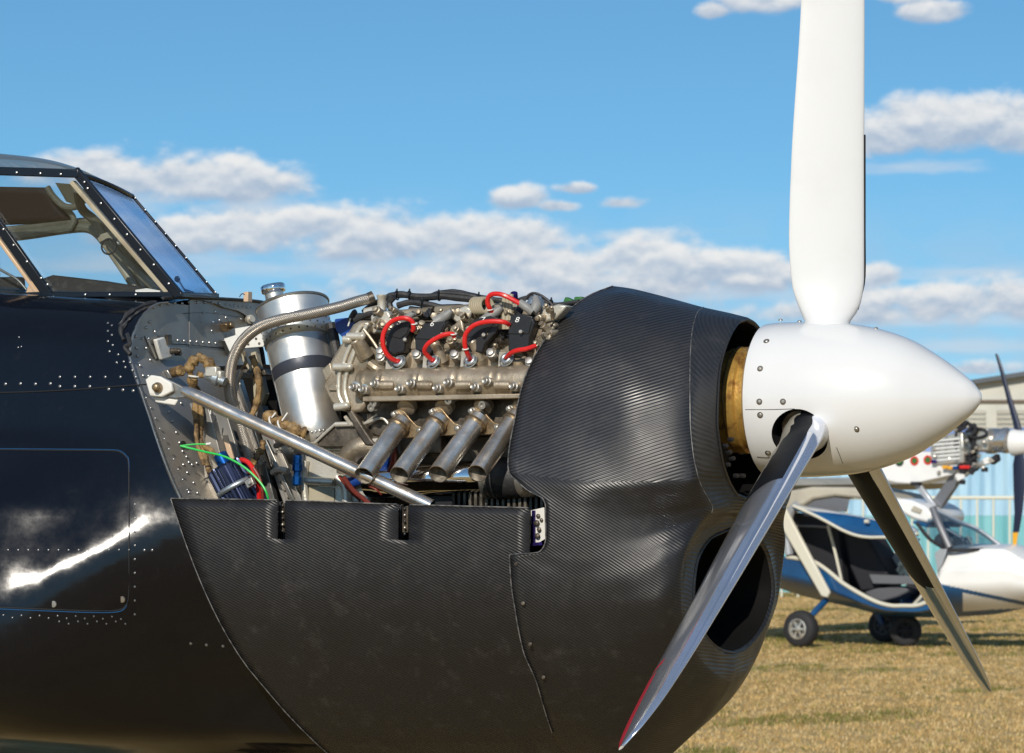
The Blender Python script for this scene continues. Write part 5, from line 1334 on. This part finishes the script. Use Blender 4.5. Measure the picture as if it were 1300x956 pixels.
# raised door: curved shell, white rim above, blue below
dt = tab([(1007,640),(1037,643.5),(1097,656),(1131,660),(1150,664),(1166,672)]); dm = tab([(1007,641),(1024,647),(1072,653),(1135,666),(1166,676)]); db = tab([(1007,642),(1040,657),(1064,670),(1081,678),(1102,682),(1146,682),(1166,677)])
us2 = [1007+159*i/40 for i in range(41)]
rows = [[LB(u, dt(u), -.46-.0*k) for u in us2] for k in (0,)]
rows = [[LB(u, dt(u), -.50) for u in us2], [LB(u, (dt(u)*.5+dm(u)*.5), -.66) for u in us2], [LB(u, dm(u), -.78) for u in us2], [LB(u, dm(u)*.5+db(u)*.5, -.86) for u in us2], [LB(u, db(u), -.90) for u in us2]]
b = MB(); b.grid(rows, mif=lambda i, j: 1 if i < 2 else 0); b.build('raised_door', [M['ub'], M['uw'], M['ucream']], ul, ang=60, solid=.03)
utube([(u, db(u), -.905) for u in us2[::4]], .016, 'door_edge', 'ucream', 3)
utube([(1098,662,-.9),(1103,662,-.9)], .02, 'door_handle', 'ucream')
uprism([(1134,632),(1156,635),(1172,642),(1183,650),(1184,658),(1180,665),(1160,660),(1150,655),(1134,645)], -.40, .8, 'cabin_nose_fairing', 'uw', bev=.04)
uprism([(1160,661),(1181,666),(1176,670),(1158,664)], -.41, .8, 'blue_fairing_stripe', 'ub', bev=.005)
uprism([(1160,642),(1170,647),(1168,652),(1156,648)], -.42, .02, 'fairing_vent', 'ubeige', bev=.004)
# windscreen and pillars
def upane(pts, name='windscreen_pane'):
    b = MB(); p = [LB(*q) for q in pts]; n = (p[1]-p[0]).cross(p[2]-p[0]).normalized(); b.prism(p, n*.008); return b.build(name, M['glass_bg'], ul)
upane([(1184,646,-.36),(1246,673,-.05),(1272,697,-.05),(1206,697,-.48),(1172,674,-.46)])
utube([(1164,664,-.46),(1178,682,-.47),(1192,692,-.48),(1206,698,-.49),(1240,698,-.36),(1272,698,-.10),(1276,698,0)], .02, 'windscreen_frame', 'udark')
utube([(1184,645,-.36),(1192,665,-.42),(1206,696,-.48)], .04, 'pillar', 'ugrey')
utube([(1184,645,-.30),(1215,662,-.15),(1240,672,-.05),(1276,697,0)], .026, 'pillar', 'ulg')
utube([(1190,652,.0),(1205,676,.0),(1215,697,0)], .03, 'pillar', 'ugrey'); utube([(1202,672,-.1),(1222,684,-.05),(1240,697,0)], .022, 'pillar', 'ugrey')
b = MB(); b.lathe([(0,.05),(.04,.075),(.1,.075),(.14,.05)], LB(1197,686,-.25), (.3,-1,0), 20); b.build('headrest', M['useat'], ul)
utube([(1228,680,-.1),(1233,688,-.1),(1236,694,-.1)], .014, 'grab_handle', 'ucream'); 
b = MB(); b.box(LB(1222,688,0), (.14,.2,.10)); b.build('instrument_pod', M['ugrey'], ul, bevel=.02)
uprism([(1126,718),(1150,680),(1166,684),(1142,722)], .0, .06, 'seat_strut', 'ulg')
uprism([(1186,703),(1192,697),(1202,697),(1196,716),(1190,726)], -.53, .02, 'grey_side_patch', 'ulg')
# wing, strut, boom, tail
wrows = []
for y in (-4.4,-3,-1.5,-.4,.4,1.5,3,4.4):
    row = []
    for k in range(17):
        w = 2*math.pi*k/16; row.append(Vector((-1.35+.62*math.cos(w), y, 1.72+.07*math.sin(w)*(1+.5*math.cos(w))+.01*abs(y))))
    wrows.append(row)
b = MB(); b.grid(wrows); b.add(wrows[0][:16], [tuple(range(16))]); b.add(wrows[-1][:16], [tuple(range(16))]); b.build('wing', M['ubeige'], ul, ang=50)
uprism([(970,632),(990,632),(1053,752),(1050,759),(1042,757)], -.62, .05, 'wing_strut', 'ucream', bev=.015)
b = MB(); b.tube([Vector((-.9,0,.95)), Vector((-3,0,1.05)), Vector((-4.6,0,1.1))], [.16,.09,.06], 14); b.build('tail_boom', M['uw'], ul)
b = MB(); b.prism([Vector((-4.9,0,1.05)), Vector((-4.2,0,1.1)), Vector((-4.5,0,2.0)), Vector((-4.9,0,2.0))], (0,.04,0)); b.prism([Vector((-4.8,-1,1.15)), Vector((-4.2,-1,1.15)), Vector((-4.2,1,1.15)), Vector((-4.8,1,1.15))], (0,0,.04)); b.build('tail_fin', M['uw'], ul)
# wheels
def wheel(c, r, w, yaw=0, rim='usil'):
    rt = Matrix.Rotation(yaw, 3, 'Z'); ax = rt @ Vector((0,-1,0))
    b = MB(); b.lathe([(-w*.5,r*.55),(-w*.5,r*.80),(-w*.38,r*.95),(-w*.15,r),(w*.15,r),(w*.38,r*.95),(w*.5,r*.80),(w*.5,r*.55),(w*.3,r*.5)], c, ax, 36)
    t = b.build('wheel', M['tyre'], ul, ang=50)
    b = MB(); b.lathe([(w*.25,r*.50),(w*.50,r*.56),(w*.53,r*.50),(w*.42,r*.46),(w*.30,r*.42)], c, ax, 32)
    x, y, n = ortho(ax)
    for k in range(6):
        an = k*math.pi/3; e = x*math.cos(an)+y*math.sin(an); b.bar(c+n*w*.40+e*r*.1, c+n*w*.36+e*r*.46, r*.13, w*.08, e.cross(n))
    b.lathe([(w*.3,r*.16),(w*.52,r*.14),(w*.55,r*.08)], c, ax, 16); b.build('wheel_rim', M[rim], t)
    b = MB(); b.lathe([(w*.2,r*.44),(w*.22,r*.44)], c, ax, 24); b.build('wheel_disc', M['useat'], t)
pw = LB(1017,799,-.80); pw.z = .197; wheel(pw, .197, .15, -.1)
pw2 = LB(1124,790,.80); pw2.z = .19; wheel(pw2, .19, .15, 0, 'useat')
pw3 = Vector((LB(1150,790,0).x, 0, .17)); wheel(pw3, .17, .12, .3, 'udark')
utube([(1049,762,-.5),(1036,775,-.66),(1027,786,-.74),(1020,799,-.76)], .035, 'gear_leg', 'ub'); 
b = MB(); b.tube([mir(LB(1049,762,-.5)), mir(LB(1036,775,-.66)), Vector((pw2.x, .72, .2))], .035, 8); b.tube([Vector((pw3.x-.05,0,.5)), Vector((pw3.x,0,.17))], .03, 8, raw=True); b.build('gear_leg', M['ub'], ul)
# engine pylon
pod = uprism([(1098,602),(1130,611),(1139,613),(1159,614),(1208,603),(1222,592),(1214,578),(1180,574),(1140,572),(1098,585)], -.20, .4, 'engine_tray', 'uw', bev=.01)
for i, (u, v, m) in enumerate(((1161,585,'red_dk'),(1178,584,'red_dk'),(1142,586,'udark'))):
    b = MB(); b.lathe([(0,.048),(.005,.050),(.006,.036),(.003,.034)], LB(u,v,-.203), (0,-1,0), 20); b.build('tray_port', M['red' if i < 2 else 'udark'], pod)
    b = MB(); b.lathe([(0,.034),(.0065,.03)], LB(u,v,-.203), (0,-1,0), 12); b.build('port_inside', M['greenflex'], pod)
eng = uprism([(1180,556),(1222,548),(1224,588),(1182,590)], -.24, .40, 'engine_box', 'usil', bev=.015)
for k in range(6): uprism([(1184,559+k*5),(1218,556+k*5),(1218,558+k*5),(1184,561+k*5)], -.255, .03, 'cooling_fin', 'uw', parent=eng, bev=.002)
b = MB()
for i in range(46):
    p = LB(rn2.uniform(1214,1240), rn2.uniform(536,600), rn2.uniform(-.26,-.1)); b.box(p, (.03+.05*rn2.random(),.04,.02+.06*rn2.random()), Matrix.Rotation(rn2.random()*3,3,'Y'))
q = b.build('carburettor_parts', M['udark'], ul, bevel=.004); q['kind'] = 'stuff'
b = MB()
for i in range(22):
    p = LB(rn2.uniform(1184,1256), rn2.uniform(545,600), rn2.uniform(-.27,-.2)); b.lathe([(0,.02),(.03,.02),(.035,.01)], p, (rn2.uniform(-1,1),-1,rn2.uniform(-1,1)), 8)
q = b.build('engine_fittings', M['usil'], ul); q['kind'] = 'stuff'
uprism([(1236,546),(1254,543),(1255,572),(1238,574)], -.18, .36, 'reduction_gearbox', 'usil', bev=.02)
pa, pb_ = LB(1252,560,0), LB(1284,558,0); 
b = MB(); b.lathe([(0,.125),(.02,.135),(.10,.135),(.105,.125),(.20,.125),(.205,.135),(.25,.135),(.28,.10)], pa, Vector((1,0,.02)), 36); b.build('alternator_drum', M['steel'], ul, ang=30)
b = MB(); b.lathe([(0,.14),(.04,.142),(.14,.125),(.24,.085),(.30,.03),(.31,.005)], LB(1286,562,0), Vector((1,0,.02)), 32); sp2 = b.build('spinner', M['uw'], ul)
utube([(1226,548,-.2),(1238,544,-.2),(1250,546,-.2),(1252,552,-.2),(1240,556,-.2),(1230,553,-.2)], .016, 'ignition_lead', 'udark')
for (u, v, m) in ((1186,586,'purple'),(1200,593,'uyel'),(1207,594,'uyel'),(1213,594,'blue'),(1222,593,'red'),(1228,593,'red')):
    b = MB(); b.box(LB(u,v,-.26), (.06,.04,.035)); b.build('coloured_connector', M[m], ul, bevel=.006)
uprism([(1210,608),(1214,600),(1256,580),(1262,586),(1240,594),(1216,611)], -.22, .06, 'engine_bearer', 'usil')
uprism([(1212,603),(1222,599),(1225,606),(1216,611)], -.235, .02, 'bearer_label', 'uw', bev=.002); uprism([(1247,583),(1254,580),(1257,587),(1250,590)], -.235, .02, 'bearer_label', 'uw', bev=.002)
uprism([(1182,638),(1206,603),(1219,608),(1194,645)], -.10, .08, 'pylon_strut', 'ugrey', bev=.01)
uprism([(1159,615),(1167,613),(1188,642),(1184,647)], -.16, .05, 'pylon_strut', 'ulg', bev=.01)
uprism([(1257,582),(1264,576),(1266,584),(1258,590)], -.2, .1, 'bearer_bolt', 'udark')
utube([(1172,611,-.1),(1168,617,-.1),(1186,643,-.1)], .008, 'brace_wire', 'udark')
b = MB(); b.box(LB(1163,614,-.18), (.10,.08,.04)); b.box(LB(1250,596,-.2), (.06,.05,.05)); b.box(LB(1222,612,-.2), (.05,.05,.05)); b.build('bearer_mount', M['udark'], ul, bevel=.006)
def ublade(pts, name, m):
    b = MB(); rows = []
    for (u, v, w, th) in pts:
        c = LB(u, v, -.02); row = []
        for k in range(13):
            a_ = 2*math.pi*k/12; row.append(c+Vector((math.cos(a_)*w/120/.8/2, math.sin(a_)*th, 0)))
        rows.append(row)
    b.grid(rows, mif=lambda i, j: 1 if i >= len(pts)-2 and m == 2 else 0); b.add(rows[-1][:12], [tuple(range(12))]); b.build(name, [M['unavy'], M['uyel']], ul, ang=60)
ublade([(1294,552,9,.02),(1290,535,8,.02),(1281,505,6,.015),(1272,472,4.5,.01),(1266,452,3.5,.008),(1264.5,449,2,.005)], 'propeller_blade', 1)
ublade([(1294,570,8,.02),(1294,590,14,.02),(1294,620,13,.016),(1293,650,9,.012),(1290,675,7,.01),(1289,676,6.5,.01),(1288,692,4,.006)], 'propeller_blade', 2)
